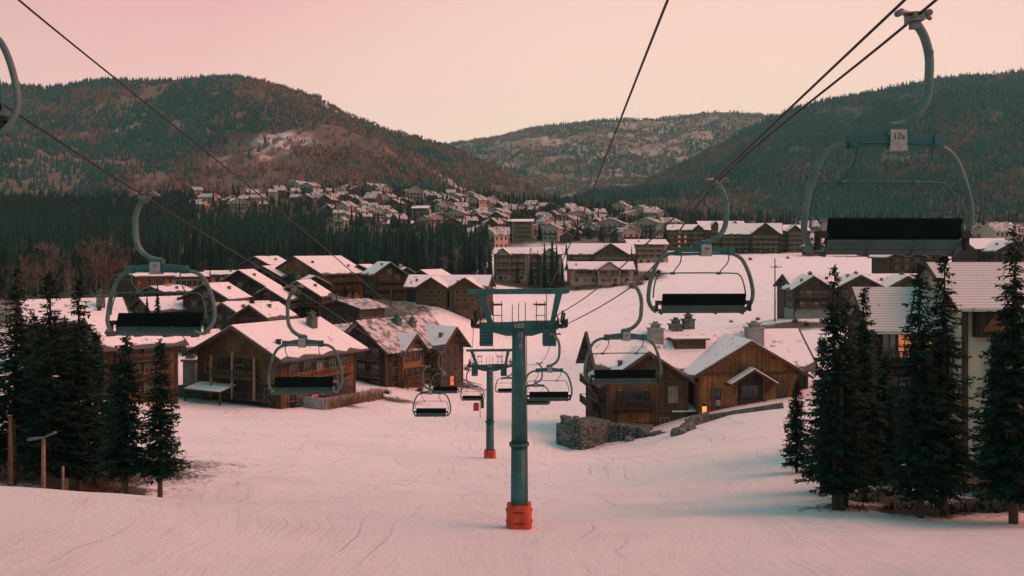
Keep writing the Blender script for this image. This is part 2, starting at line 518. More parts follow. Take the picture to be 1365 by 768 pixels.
    gate = noise_tex(nt, mapping(nt, 'Object', (1, .25, 1)), .33, 3, .6, .5, .62)
    lmk = N(nt, 'ShaderNodeMath', operation='MULTIPLY'); nt.links.new(lm.outputs[0], lmk.inputs[0]); nt.links.new(gate, lmk.inputs[1])
    patch = noise_tex(nt, v1, .16, 4, .6, .35, .65)
    t1 = N(nt, 'ShaderNodeMath', operation='MULTIPLY'); nt.links.new(trn.outputs['Fac'], t1.inputs[0]); nt.links.new(patch, t1.inputs[1])
    s1 = N(nt, 'ShaderNodeMath', operation='MULTIPLY_ADD'); nt.links.new(t1.outputs[0], s1.inputs[0]); s1.inputs[1].default_value = 2.2
    gm = N(nt, 'ShaderNodeMath', operation='MULTIPLY'); nt.links.new(grain, gm.inputs[0]); gm.inputs[1].default_value = .8
    nt.links.new(gm.outputs[0], s1.inputs[2])
    s2 = N(nt, 'ShaderNodeMath', operation='MULTIPLY_ADD'); nt.links.new(lmk.outputs[0], s2.inputs[0]); s2.inputs[1].default_value = -.7; nt.links.new(s1.outputs[0], s2.inputs[2])
    bump(nt, b, s2.outputs[0], 1.0, .16)
    tm = N(nt, 'ShaderNodeMapRange'); tm.inputs['From Min'].default_value = .25; tm.inputs['From Max'].default_value = .55
    nt.links.new(t1.outputs[0], tm.inputs['Value'])
    sn2 = mixc(nt, tm.outputs[0], sn_base, (.75, .745, .76))
    sn3 = mixc(nt, gm.outputs[0], sn2, (.9, .89, .9))
    lw_ = N(nt, 'ShaderNodeMath', operation='MULTIPLY'); nt.links.new(lmk.outputs[0], lw_.inputs[0]); lw_.inputs[1].default_value = .22
    sn4 = mixc(nt, lw_.outputs[0], sn3, (.6, .6, .63))
    nt.links.new(mixc(nt, th.outputs[0], sn4, grass), b.inputs['Base Color'])
    o = raw_mesh('ground', V, Fc, m_, smooth=True)
    at_ = o.data.attributes.new('soil', 'FLOAT', 'POINT')
    at_.data.foreach_set('value', soil.ravel().astype(np.float32))
    o['kind'] = 'structure'
    return o


# ------------------------------------------------------------------ hills
def hill_surface(ridge, basev, Y0, Y1, nu=260, nt_=80, lump=14, seed=1.0, power=.9, spur=0):
    """A hill as a height sheet: ridge is a list of (u, v) seen at Y1(u); its foot lies at Y0. Returns grid (nt, nu, 3)."""
    ru = np.array([r[0] for r in ridge], float); rv = np.array([r[1] for r in ridge], float)
    us = np.linspace(ru[0], ru[-1], nu)
    vs = np.interp(us, ru, rv)
    k = np.ones(9) / 9
    vs = np.convolve(np.pad(vs, 4, mode='edge'), k, 'valid')
    G = np.zeros((nt_ + 12, nu, 3))
    for j, (u, v) in enumerate(zip(us, vs)):
        y1 = Y1(u) if callable(Y1) else Y1
        y0 = Y0(u) if callable(Y0) else Y0
        z1 = (VH - v) / F * y1
        b = np.interp(u, [x[0] for x in basev], [x[1] for x in basev])
        z0 = (VH - b) / F * y0
        for i in range(nt_ + 12):
            t = i / nt_
            y = y0 + (y1 - y0) * t
            x = (u - UC) / F * y
            if t <= 1:
                z = z0 + (z1 - z0) * t ** power
                env = math.sin(math.pi * min(t, 1)) ** .7
                z += lump * env * (fbm(x, y, .0032, seed, 5) + .6 * fbm(x, y, .0011, seed + 5, 3))
                if spur: z += spur * env * math.sin(u / 95.0 + t * 2.6 + seed)
            else:
                z = z1 - (y - y1) * .35 * min(1, (t - 1) * 12)
            G[i, j] = (x, y, z)
    return G


def hill_object(name, G, mat):
    n, m, _ = G.shape
    idx = np.arange(n * m).reshape(n, m)
    Fc = np.stack([idx[:-1, :-1], idx[:-1, 1:], idx[1:, 1:], idx[1:, :-1]], -1).reshape(-1, 4)
    o = raw_mesh(name, G.reshape(-1, 3), Fc, mat, smooth=True)
    o['kind'] = 'structure'
    return o


def hill_mat(name, c1, c2, snowy, scale=.02, snowc=(.62, .58, .58)):
    m, nt, b = _new(name)
    b.inputs['Roughness'].default_value = .9; b.inputs['Specular IOR Level'].default_value = .1
    v = mapping(nt, 'Object')
    f = noise_tex(nt, v, scale, 6, .7, .3, .7)
    col = mixc(nt, f, c1, c2)
    a = noise_tex(nt, v, scale * .22, 5, .6, snowy, snowy + .1)
    g = noise_tex(nt, v, scale * 3, 4, .7, .35, .6)
    mu = N(nt, 'ShaderNodeMath', operation='MULTIPLY'); nt.links.new(a, mu.inputs[0]); nt.links.new(g, mu.inputs[1])
    nt.links.new(mixc(nt, mu.outputs[0], col, snowc), b.inputs['Base Color'])
    return m


def sample_grid(G, n, tmax_i, rng, dens=None):
    """n points on a hill grid; dens(x, y, z) in 0..1 thins them."""
    nt_, nu, _ = G.shape
    i = rng.random(n) * (tmax_i - 1); j = rng.random(n) * (nu - 1.001)
    i0, j0 = i.astype(int), j.astype(int); fi, fj = (i - i0)[:, None], (j - j0)[:, None]
    p = (G[i0, j0] * (1 - fi) + G[i0 + 1, j0] * fi) * (1 - fj) + (G[i0, j0 + 1] * (1 - fi) + G[i0 + 1, j0 + 1] * fi) * fj
    return p


def bulk(protoV, protoF, pos, sx, sz, rot):
    pv = np.asarray(protoV, float)
    n, k = len(pos), len(pv)
    c, s = np.cos(rot)[:, None], np.sin(rot)[:, None]
    x = pv[None, :, 0] * sx[:, None]; y = pv[None, :, 1] * sx[:, None]
    V = np.stack([x * c - y * s + pos[:, :1], x * s + y * c + pos[:, 1:2], pv[None, :, 2] * sz[:, None] + pos[:, 2:3]], -1).reshape(-1, 3)
    Fc = (np.asarray(protoF)[None] + (np.arange(n) * k)[:, None, None]).reshape(-1, 3)
    return V, Fc


def cone_tree(layers=2, sides=5, seed=0, jag=.25, base=.06):
    """Small conifer of unit height and about unit width."""
    rg = random.Random(seed)
    V, Fc = [], []
    for l in range(layers):
        z0 = base + (1 - base) * l / layers * .86
        z1 = min(1.0, z0 + (1 - base) * (1.75 / layers))
        r = .5 * (1 - l / layers) ** .85 + .03
        b = len(V)
        for k in range(sides):
            a = 2 * math.pi * (k + .5 * (l % 2)) / sides + rg.uniform(-.2, .2)
            rr = r * rg.uniform(1 - jag, 1 + jag)
            V.append((rr * math.cos(a), rr * math.sin(a), z0 + rg.uniform(-.03, .03)))
        V.append((rg.uniform(-.02, .02), rg.uniform(-.02, .02), z1 if l < layers - 1 else 1.0))
        for k in range(sides):
            Fc.append((b + k, b + (k + 1) % sides, b + sides))
    return V, Fc


def fan_tree(n=6, seed=0):
    """Small leafless tree: a spray of thin upright triangles."""
    rg = random.Random(seed)
    V, Fc = [], []
    for k in range(n):
        a = rg.uniform(0, 6.283); r = rg.uniform(.1, .5); h = rg.uniform(.65, 1.0)
        x, y = math.cos(a) * r, math.sin(a) * r
        w = .11
        b = len(V)
        V += [(x * .15 - w * math.sin(a) * .3, y * .15 + w * math.cos(a) * .3, rg.uniform(0, .3)), (x + w * math.sin(a + .7), y - w * math.cos(a + .7), h * .7), (x * .8, y * .8, h)]
        Fc.append((b, b + 1, b + 2))
    return V, Fc

import bmesh
def patchy_snow(name, base1, base2, cover, rows=0, white=(.72, .71, .72)):
    """Roofing with a thin, broken cover of snow; rows of tiles show as a fine bump."""
    m, nt, b = _new(name)
    b.inputs['Roughness'].default_value = .75
    v = mapping(nt, 'Object')
    a = noise_tex(nt, v, .8, 6, .7, cover, cover + .1)
    g = noise_tex(nt, v, 3.0, 3, .6, .3, .6)
    col = mixc(nt, g, base1, base2)
    if rows:
        sp = N(nt, 'ShaderNodeSeparateXYZ'); nt.links.new(v, sp.inputs[0])
        dv = N(nt, 'ShaderNodeMath', operation='MULTIPLY'); nt.links.new(sp.outputs[2], dv.inputs[0]); dv.inputs[1].default_value = rows
        fr = N(nt, 'ShaderNodeMath', operation='FRACT'); nt.links.new(dv.outputs[0], fr.inputs[0])
        dx = N(nt, 'ShaderNodeMath', operation='MULTIPLY'); nt.links.new(sp.outputs[0], dx.inputs[0]); dx.inputs[1].default_value = 3.2
        fx = N(nt, 'ShaderNodeMath', operation='FRACT'); nt.links.new(dx.outputs[0], fx.inputs[0])
        gx = N(nt, 'ShaderNodeMapRange'); gx.inputs['From Min'].default_value = .0; gx.inputs['From Max'].default_value = .15; gx.inputs['To Min'].default_value = .75; nt.links.new(fx.outputs[0], gx.inputs['Value'])
        gt = N(nt, 'ShaderNodeMapRange'); gt.inputs['From Min'].default_value = .1; gt.inputs['From Max'].default_value = .32; gt.inputs['To Min'].default_value = .45; nt.links.new(fr.outputs[0], gt.inputs['Value'])
        mu = N(nt, 'ShaderNodeMath', operation='MULTIPLY'); nt.links.new(a, mu.inputs[0]); nt.links.new(gt.outputs[0], mu.inputs[1])
        mu2 = N(nt, 'ShaderNodeMath', operation='MULTIPLY'); nt.links.new(mu.outputs[0], mu2.inputs[0]); nt.links.new(gx.outputs[0], mu2.inputs[1])
        a = mu2.outputs[0]
        bump(nt, b, gt.outputs[0], .6, .05)
    nt.links.new(mixc(nt, a, col, white), b.inputs['Base Color'])
    return m


M['tile_snow'] = patchy_snow('snow_dusted_tiles', (.12, .115, .11), (.07, .068, .066), .28, 5.2, (.5, .49, .49))
M['snow_thin'] = patchy_snow('thin_roof_snow', (.13, .115, .1), (.08, .07, .065), .33)
M['village_roof'] = patchy_snow('village_roof_snow', (.16, .11, .095), (.1, .075, .065), .47)
M['roof_snow'] = patchy_snow('settled_roof_snow', (.13, .11, .1), (.09, .08, .075), .31)
M['brush'] = foliage_mat('dark_brush', (.06, .045, .03), (.025, .024, .016), .4, .1)
M['grey_roof'] = patchy_snow('grey_frosted_roof', (.17, .165, .155), (.1, .1, .095), .44, 0, (.5, .49, .48))
HAZE, SUN_E, SUN_C = 6.8e-5, 3.6, (1.0, .24, .185)

# ------------------------------------------------------------------ trees
def spruce_mesh(seed, H, Rm, bare=.1, dens=1.0, trunk_r=None):
    """Trunk builder and crown arrays of a spruce: whorls of drooping boughs set with needle sprays."""
    rg = random.Random(seed)
    tb = MB()
    tr = trunk_r or H * .0125 + .04
    pts, rs = [], []
    for k in range(9):
        t = k / 8
        pts.append((math.sin(t * 5 + seed) * .03 * H * .1, math.cos(t * 4 + seed) * .02 * H * .1, -.6 + t * (H * .99 + .6)))
        rs.append(tr * (1 - t) ** .8 + .012)
    tb.tube(pts, rs, 8)
    V, Fc = [], []

    def leaf(p, d, L, w):
        # a narrow two-triangle spray along d
        sx = Vector((-d.y, d.x, rg.uniform(-.5, .5)))
        if sx.length < .01: sx = Vector((1, 0, 0))
        sx = sx.normalized() * w
        b = len(V)
        V.extend([tuple(p - sx * .4), tuple(p + d * L * .55 + sx), tuple(p + d * L), tuple(p + d * L * .5 - sx)])
        Fc.append((b, b + 1, b + 2)); Fc.append((b, b + 2, b + 3))

    z = H * bare
    step = max(.27, H * .031) / dens
    while z < H * .985:
        t = z / H
        shape = min(1, (t - bare) / .1 + .55) if t < bare + .05 else 1
        r = Rm * 1.16 * shape * (1.02 - t) ** .72
        n = rg.randint(7, 10) if t < .8 else rg.randint(4, 6)
        a0 = rg.uniform(0, 6.28)
        for k in range(n):
            if rg.random() < .1: continue
            a = a0 + 6.283 * k / n + rg.uniform(-.3, .3)
            L = r * rg.uniform(.6, 1.22)
            zz = z + rg.uniform(-.5, .5) * step
            droop = (.5 - .36 * t) * L * rg.uniform(.75, 1.2)
            m = max(3, int(L / .13))
            dirh = Vector((math.cos(a), math.sin(a), 0))
            side = Vector((-math.sin(a), math.cos(a), 0))
            for q in range(m):
                s = (q + .6) / m
                p = dirh * (L * s) + Vector((0, 0, zz - droop * (s - .45 * s ** 3) + .1 * L * (1 - s) * t))
                wid = L * .33 * (1 - s) ** .6 + .07
                for sg in (-1, 1):
                    d = (dirh * rg.uniform(.45, .9) + side * sg * rg.uniform(.5, 1.0) + Vector((0, 0, rg.uniform(-.55, .12)))).normalized()
                    leaf(p, d, wid * rg.uniform(.8, 1.3) + .14, .075 + .05 * rg.random())
                if q % 2 == 0:
                    d = (dirh * .4 + Vector((rg.uniform(-.3, .3), rg.uniform(-.3, .3), -1))).normalized()
                    leaf(p, d, .2 + .26 * rg.random(), .085)
            d = (dirh + Vector((0, 0, .15))).normalized()
            leaf(dirh * (L * .93) + Vector((0, 0, zz - droop * .55)), d, .26, .08)
        z += step * rg.uniform(.85, 1.15) * (.7 + .3 * (1 - t))
    for k in range(10):
        a = rg.uniform(0, 6.28)
        leaf(Vector((0, 0, H * (.94 + .005 * k))), Vector((math.cos(a) * .35, math.sin(a) * .35, .8)).normalized(), .3, .04)
    return tb, V, Fc


def spruce(seed, H, Rm, label, loc, rz=0, group=None, bare=.1, dens=1.0, bark='bark'):
    root = empty('spruce_tree', loc, rz, label, 'tree', group)
    tb, V, Fc = spruce_mesh(seed, H, Rm, bare, dens)
    tb.build('trunk', M[bark], root)
    raw_mesh('crown', V, Fc, M['needle'], parent=root)
    return root


def conifer_proto(seed):
    """Forest conifer of middle distance, 18 m: jagged tiers on a stem."""
    rg = random.Random(seed)
    root = empty('conifer', (0, 0, 0))
    H, Rm = 18.0, rg.uniform(2.3, 3.0)
    tb = MB(); tb.tube([(0, 0, -1.5), (0, 0, H * .5), (0, 0, H * .98)], [.22, .14, .03], 6)
    tb.build('trunk', M['bark'], root)
    V, Fc = [], []
    z = H * .08
    while z < H * .97:
        t = z / H
        r = Rm * (1.03 - t) ** .85
        n = rg.randint(7, 10)
        for k in range(n):
            a = 6.283 * k / n + rg.uniform(-.4, .4)
            L = r * rg.uniform(.6, 1.2); w = .35 + .28 * L
            dz = -.33 * L * rg.uniform(.6, 1.3)
            b = len(V)
            zz = z + rg.uniform(-.3, .3)
            c, s = math.cos(a), math.sin(a)
            V += [(0, 0, zz + .5), (c * L * .6 - s * w * .5, s * L * .6 + c * w * .5, zz + dz * .5 - .1), (c * L, s * L, zz + dz), (c * L * .6 + s * w * .5, s * L * .6 - c * w * .5, zz + dz * .5 - .1)]
            Fc += [(b, b + 1, b + 2), (b, b + 2, b + 3)]
        z += H * .026 * rg.uniform(.8, 1.2)
    b = len(V); V += [(-.15, 0, H * .93), (.15, 0, H * .93), (0, 0, H * 1.02)]; Fc.append((b, b + 1, b + 2))
    raw_mesh('crown', V, Fc, M['needle_far'], parent=root)
    return root


def bare_proto(seed, H=14.0):
    """Leafless aspen: forking limbs and a haze of fine twigs."""
    rg = random.Random(seed)
    root = empty('bare_tree', (0, 0, 0))
    tb = MB(); cb = MB()
    tb.tube([(0, 0, -1), (.1, .05, H * .4), (0, .1, H * .75)], [.17, .12, .06], 6)
    V, Fc = [], []

    def limb(p, d, L, r, depth):
        q = p + d * L
        cb.tube([p, (p + q) / 2 + Vector((rg.uniform(-.1, .1), rg.uniform(-.1, .1), 0)), q], [r, r * .75, r * .5], 4, caps=False)
        if depth == 0:
            for k in range(7):
                dd = (d + Vector((rg.uniform(-.8, .8), rg.uniform(-.8, .8), rg.uniform(-.1, .7)))).normalized()
                s = Vector((-dd.y, dd.x, rg.uniform(-.4, .4))).normalized() * .035
                o = p + d * L * rg.uniform(.2, 1)
                e = o + dd * rg.uniform(.6, 1.5)
                cb.poly([o - s, o + s, e])
            return
        for k in range(rg.randint(3, 4)):
            dd = (d * .8 + Vector((rg.uniform(-.7, .7), rg.uniform(-.7, .7), rg.uniform(.1, .6)))).normalized()
            limb(p + d * L * rg.uniform(.45, 1), dd, L * rg.uniform(.55, .8), r * .55, depth - 1)
    for k in range(9):
        a = rg.uniform(0, 6.28); zz = H * rg.uniform(.25, .72)
        limb(Vector((0, 0, zz)), Vector((math.cos(a) * .55, math.sin(a) * .55, rg.uniform(.6, 1))).normalized(), H * .16, .05, 2)
    tb.build('trunk', M['twig'], root)
    cb.build('crown', M['twig'], root)
    return root


def shrub_proto(seed, r=1.0):
    rg = random.Random(seed)
    root = empty('shrub', (0, 0, 0))
    cb = MB()
    for k in range(150):
        a = rg.uniform(0, 6.28); el = rg.uniform(.15, 1.5)
        d = Vector((math.cos(a) * math.cos(el), math.sin(a) * math.cos(el), math.sin(el)))
        o = Vector((rg.uniform(-.3, .3), rg.uniform(-.3, .3), 0)) * r
        e = o + d * r * rg.uniform(.6, 1.2)
        s = Vector((-d.y, d.x, rg.uniform(-.3, .3))).normalized() * .05 * r
        cb.poly([o - s, e - d * .3 * r + s * 1.6, e, o + s])
    cb.build('foliage', M['twig'], root)
    return root


# ------------------------------------------------------------------ chairlift
K = 14.0 / F


def ch(u, v): return (u - 1220) * K, -(v - 22) * K


def chair_curve(pts, y=0.0, n=5):
    return smooth_path([(ch(*p)[0], y if len(p) < 3 else y, ch(*p)[1]) for p in pts], n)


def make_chair(label, mark=None, mark_size=.1):
    root = empty('chairlift_chair', (0, 0, 0), 0, label, 'chairlift chair', 'chairs hanging from the lift ropes')
    # grip on the rope: jaws, springs and two rollers
    g = MB()
    g.box((0, 0, .0), (.16, .3, .12)); g.box((0, 0, -.08), (.1, .14, .14))
    for sx in (-1, 1):
        g.tube([(sx * .04, -.02, .05), (sx * .2, .08 * sx, .06), (sx * .29, .12 * sx, .02)], [.035, .04, .03], 8)
        g.tube([(sx * .2, -.04, .075), (sx * .2, .1, .075)], .05, 8)
        g.tube([(sx * .12, .03, .03), (sx * .12, .03, .1)], .03, 6)
    g.build('cable_grip', M['steel'], root)
    # hanger arm
    h = MB()
    h.tube(chair_curve([(1221, 27), (1233, 46), (1240, 72), (1240, 100), (1237, 128), (1227, 147), (1212, 160), (1196, 166), (1184, 167)], 0, 4), [.062] * 33, 10)
    for (u, v) in ((1241, 68), (1240, 103)):
        x, z = ch(u, v); h.box((x, 0, z), (.05, .13, .05))
    h.build('hanger_arm', M['paint_pale'], root)
    # yoke
    y = MB()
    zt, zm, zb = ch(0, 177)[1], ch(0, 183)[1], ch(0, 194)[1]
    x0, x1 = ch(1129, 0)[0], ch(1256, 0)[0]
    xa, xb = ch(1178, 0)[0], ch(1208, 0)[0]
    y.prism([(x0, -.05, zm + .02), (xa, -.05, zt + .01), (xb, -.05, zt + .01), (x1, -.05, zm), (x1, -.05, zb + .04), (x0, -.05, zb + .04)], (0, .1, 0))
    y.box(((x0 + x1) / 2, 0, zb + .005), (x1 - x0 - .04, .07, .05))
    y.box(((xa + xb) / 2, 0, ch(0, 172)[1]), (.28, .16, .16))
    for x in (x0 + .06, x1 - .06):
        y.box((x, 0, zm - .06), (.13, .17, .19)); y.tube([(x, -.1, zm - .1), (x, .1, zm - .1)], .035, 8)
    y.build('yoke', M['paint'], root)
    for sgn in (-1, 1):
        pass
    sg = MB()
    cx, cz = ch(1195, 0)[0], ch(0, 183)[1]
    sg.box((cx, -.075, cz), (.235, .02, .24)); sg.box((cx, -.07, cz - .14), (.25, .05, .07))
    s = sg.build('number_plate', M['plate'], root)
    if mark:
        text_mesh('number', mark, .12, M['ink'], s, Matrix.Translation((cx, -.0875, cz + .02)) @ Matrix.Rotation(R(90), 4, 'X'))
    sb = MB()
    sb.box((cx, .075, cz), (.235, .02, .24)); sb.box((cx, .07, cz - .14), (.25, .05, .07))
    s2 = sb.build('number_plate', M['plate'], root)
    if mark:
        text_mesh('number', mark, .12, M['ink'], s2, Matrix.Translation((cx, .0875, cz + .02)) @ Matrix.Rotation(R(180), 4, 'Z') @ Matrix.Rotation(R(90), 4, 'X'))
    # the two side loops of the carrying frame
    ctr = 1184.5
    loop = [(1128, 192), (1112, 195), (1096, 206), (1085, 226), (1077, 250), (1072, 274), (1070.5, 294), (1072, 308), (1078, 322), (1088, 333)]
    for sgn in (1, -1):
        f = MB()
        pts = [(u if sgn > 0 else 2 * ctr - u, v) for u, v in loop]
        path = chair_curve(pts, 0, 4)
        # the loop sweeps back round the end of the seat
        n = len(path)
        path = [Vector((p.x, .0 if i < n * .6 else .16 * ((i / n - .6) / .4), p.z)) for i, p in enumerate(path)]
        f.tube(path, .047, 10)
        e = path[-1]
        f.tube([e, e + Vector((-sgn * .02, .25, .03)), e + Vector((sgn * .06, .34, .1))], .04, 8)
        f.build('side_frame', M['paint_pale'], root)
    # padded back, leaning
    xl, xr = ch(1099, 0)[0], ch(1281, 0)[0]
    zt, zb = ch(0, 290)[1], ch(0, 318)[1]
    b = MB()
    b.prism([(xl, -.13, zt), (xl, -.07, zt + .015), (xl, .045, zb), (xl, -.015, zb - .01)], (xr - xl, 0, 0))
    b.build('backrest', M['pad'], root, bevel=.015)
    # curved slatted seat
    st = MB()
    prof = [(.0, 319.5), (.02, 326), (.09, 333), (.22, 335.5), (.36, 334.5), (.48, 332)]
    wid = [.05, .1, .1, .12, .12, .1]
    ang = [80, 72, 40, 8, -8, -22]
    for (yy, v), w, a in zip(prof, wid, ang):
        Mx = Matrix.Translation(((xl + xr) / 2, yy, ch(0, v)[1])) @ Matrix.Rotation(R(-a), 4, 'X')
        st.box((0, 0, 0), (xr - xl - .02, w * .9, .035), Mx)
    for fr in (.0, .33, .67, 1.0):
        x = xl + .02 + (xr - xl - .04) * fr
        st.tube([(x, .06, zb), (x, .0, ch(0, 326)[1] - .02), (x, .1, ch(0, 336)[1] - .03), (x, .45, ch(0, 334)[1] - .03)], .022, 6)
    st.build('seat', M['slat'], root)
    for x, sgn in ((xl - .07, -1), (xr + .07, 1)):
        a = MB(); a.box((x, .0, ch(0, 311)[1]), (.13, .16, .1)); a.box((x + .04 * sgn, .02, ch(0, 322)[1]), (.05, .12, .2))
        a.build('pivot_box', M['black'], root)
    # restraint bar with its links
    r = MB()
    r.tube(chair_curve([(1083, 300), (1085, 275), (1090, 254), (1096, 245), (1108, 241), (1184, 240), (1258, 241), (1272, 245), (1279, 256), (1284, 276), (1286, 292)], .14, 4), .017, 6)
    for u in (1126, 1227):
        x, z = ch(u, 241); r.tube([(x - .05, .14, z), (x + .05, .14, z)], .034, 8)
    r.build('safety_bar', M['paint'], root)
    for (ua, ub) in ((1143, 1126), (1247, 1227)):
        l = MB()
        xa, za = ch(ua, 193); xb, zb2 = ch(ub, 241)
        l.tube(smooth_path([(xa, .02, za), (xa - .02, .07, za - .22), ((xa + xb) / 2 - .0, .11, (za + zb2) / 2 - .1), (xb, .14, zb2)], 4), .014, 6)
        l.build('bar_link', M['paint'], root)
    return root


def make_tower(label):
    """Lift tower of 10 m, origin at the foot."""
    root = empty('lift_tower', (0, 0, 0), 0, label, 'lift tower', 'towers of the chairlift')
    S = 50 / F
    H = 270 * S
    m = MB()
    m.tube([(0, 0, -1.5), (0, 0, 4.1)], [.43, .40], 20); m.tube([(0, 0, 4.1), (-.02, 0, H - .35)], [.385, .33], 20)
    m.build('mast', M['paint'], root)
    fl = MB(); fl.tube([(0, 0, 4.03), (0, 0, 4.17)], .5, 20)
    for k in range(12):
        a = k * math.pi / 6; fl.tube([(.45 * math.cos(a), .45 * math.sin(a), 3.98), (.45 * math.cos(a), .45 * math.sin(a), 4.22)], .025, 6)
    fl.build('flange', M['paint'], root)
    lad = MB()
    for sx in (-.14, .14): lad.tube([(.42, sx - .12, 1.3), (.36, sx - .12, H - .5)], .018, 6)
    for k in range(28): lad.tube([(.42 - .06 * k / 28, -.26, 1.5 + k * .29), (.42 - .06 * k / 28, .02, 1.5 + k * .29)], .013, 5)
    lad.build('ladder', M['paint_pale'], root)
    pad = MB()
    n = 14
    for ring in range(2):
        pass
    pts = []
    for k in range(24):
        a = 2 * math.pi * k / 24
        r = .61 + .025 * math.sin(5 * a)
        q = 1 / max(abs(math.cos(a)), abs(math.sin(a)))
        r *= min(q, 1.16)
        pts.append((r * math.cos(a), r * math.sin(a)))
    for (z0, z1, s0, s1) in ((-.3, .35, 1.03, 1.0), (.35, .8, 1.0, 1.01), (.8, 1.12, 1.01, .93)):
        b = len(pad.v)
        for z, s in ((z0, s0), (z1, s1)):
            pad.v += [(p[0] * s, p[1] * s, z + .03 * math.sin(7 * k)) for k, p in enumerate(pts)]
        for k in range(24):
            pad.f.append((b + k, b + (k + 1) % 24, b + 24 + (k + 1) % 24, b + 24 + k)); pad.m.append(0); pad.sm.append(True)
    pad.poly([(p[0] * .93, p[1] * .93, 1.12) for p in pts])
    p_ = pad.build('safety_pad', M['orange'], root)
    st = MB()
    for z in (.3, .85):
        st.tube([(.66 * math.cos(a * .2618), .66 * math.sin(a * .2618), z) for a in range(25)], .022, 5)
    for a in (-2.2, -.8, .7, 2.4): st.tube([(.55 * math.cos(a), .55 * math.sin(a), 1.1), (.5 * math.cos(a), .5 * math.sin(a), 1.32)], .03, 5)
    st.build('strap', M['black'], p_)
    # crossarm, deeper at the middle
    c = MB()
    zt = H + .2
    c.prism([(-2.0, -.17, zt - .12), (-2.0, -.17, zt - .42), (-.65, -.17, zt - .78), (.65, -.17, zt - .78), (2.0, -.17, zt - .36), (2.0, -.17, zt - .02), (.3, -.17, zt - .04), (-.5, -.17, zt - .1)], (0, .34, 0))
    c.box((0, 0, zt - .43), (3.9, .44, .05))
    c.build('crossarm', M['paint'], root)
    # sheave trains
    for sx in (-1, 1):
        sh = MB()
        x = sx * 2.12
        sh.bar((x, -1.25, zt - .15), (x, 1.25, zt - .45), .07, .14)
        sh.bar((x - sx * .12, 0, zt - .3), (x + sx * .05, 0, zt - .3), .2, .2)
        for k in range(6):
            yy = -1.1 + k * .44
            zc = zt - .3 - yy * .12 + .12
            sh.tube([(x + sx * .03, yy, zc), (x + sx * .12, yy, zc)], .2, 12); sh.tube([(x + sx * .12, yy, zc), (x + sx * .2, yy, zc)], .16, 12); sh.tube([(x + sx * .2, yy, zc), (x + sx * .24, yy, zc)], .2, 12)
        for yy in (-.9, .9): sh.bar((x, yy, zt - .2), (x + sx * .1, yy, zt + .42), .05, .1)
        sh.bar((x - sx * .2, -.5, zt - .1), (x - sx * .25, -.5, zt + .3), .06, .06)
        sh.build('sheave_train', M['black'], root)
    # lifting frame
    lf = MB()
    zb = zt + 1.42
    lf.prism([(-2.55, -.1, zb + .1), (2.35, -.1, zb + .16), (2.5, -.1, zb + .1), (2.5, -.1, zb - .06), (2.3, -.1, zb - .12), (-2.55, -.1, zb - .14)], (0, .2, 0))
    lf.prism([(-2.15, -.08, zb - .1), (-1.75, -.08, zb - .1), (-1.3, -.08, zt - .1), (-1.6, -.08, zt - .1)], (0, .16, 0))
    lf.prism([(1.55, -.08, zt - .08), (1.78, -.08, zt - .08), (2.15, -.08, zb - .1), (1.8, -.08, zb - .1)], (0, .16, 0))
    lf.build('lifting_frame', M['paint'], root)
    rl = MB()
    for x0 in (-1.28, .85):
        for x in (x0, x0 + .42): rl.tube([(x, -.3, zt - .4), (x, -.3, zt + .95)], .022, 5)
        for k in range(2): rl.tube([(x0 - .04, -.3, zt + .25 + .5 * k), (x0 + .46, -.3, zt + .25 + .5 * k)], .022, 5)
    for x in (-.34, -.03, .3): rl.tube([(x, -.3, zt - .1), (x, -.3, zt + .78 + .1 * (x > -.1))], .022, 5)
    rl.tube([(1.35, -.3, zt - .1), (1.35, -.3, zb)], .022, 5)
    for yy in (-.3, .35):
        rl.tube([(-1.4, yy, zt + .78), (-.85, yy, zt + .78)], .02, 5); rl.tube([(.7, yy, zt + .78), (1.35, yy, zt + .78)], .02, 5)
    rl.build('railing', M['timber'], root)
    for sx, w, fill in ((-1, .62, 0), (1, .62, 1)):
        pf = MB()
        xc = sx * 1.62 + (.0 if sx < 0 else -.13)
        for yy in (-.26, -.2): pass
        pf.box((xc, -.22, zt - 1.22), (w, .75, .05))
        for x in (xc - w / 2, xc + w / 2):
            pf.bar((x, -.56, zt - .38), (x, -.56, zt - 1.22), .04, .04); pf.bar((x, .12, zt - .38), (x, .12, zt - 1.22), .04, .04)
        for k in range(5): pf.box((xc, -.57, zt - .5 - .16 * k), (w, .025, .07))
        pf.box((xc, .1, zt - .8), (w, .02, .75))
        if fill: pf.box((xc, -.55, zt - .8), (w - .05, .02, .74))
        pf.build('work_platform', M['paint'], root)
    # plates with the tower's number
    pl = MB(); pl.box((0, -.185, zt - .26), (.48, .02, .2))
    p2 = pl.build('number_plate', M['plate'], root)
    Mx = lambda x, z: Matrix.Translation((x, -.20, z)) @ Matrix.Rotation(R(90), 4, 'X')
    text_mesh('number', '00100', .17, M['ink'], p2, Mx(0, zt - .26))
    for zz, tx in ((zt - .74, '15'), (zt - 1.0, '-'), (zt - 1.28, '8')):
        pp = text_mesh('number', tx, .3, M['plate'], root, Matrix.Translation((.06, -.37, zz)) @ Matrix.Rotation(R(90), 4, 'X'))
    return root


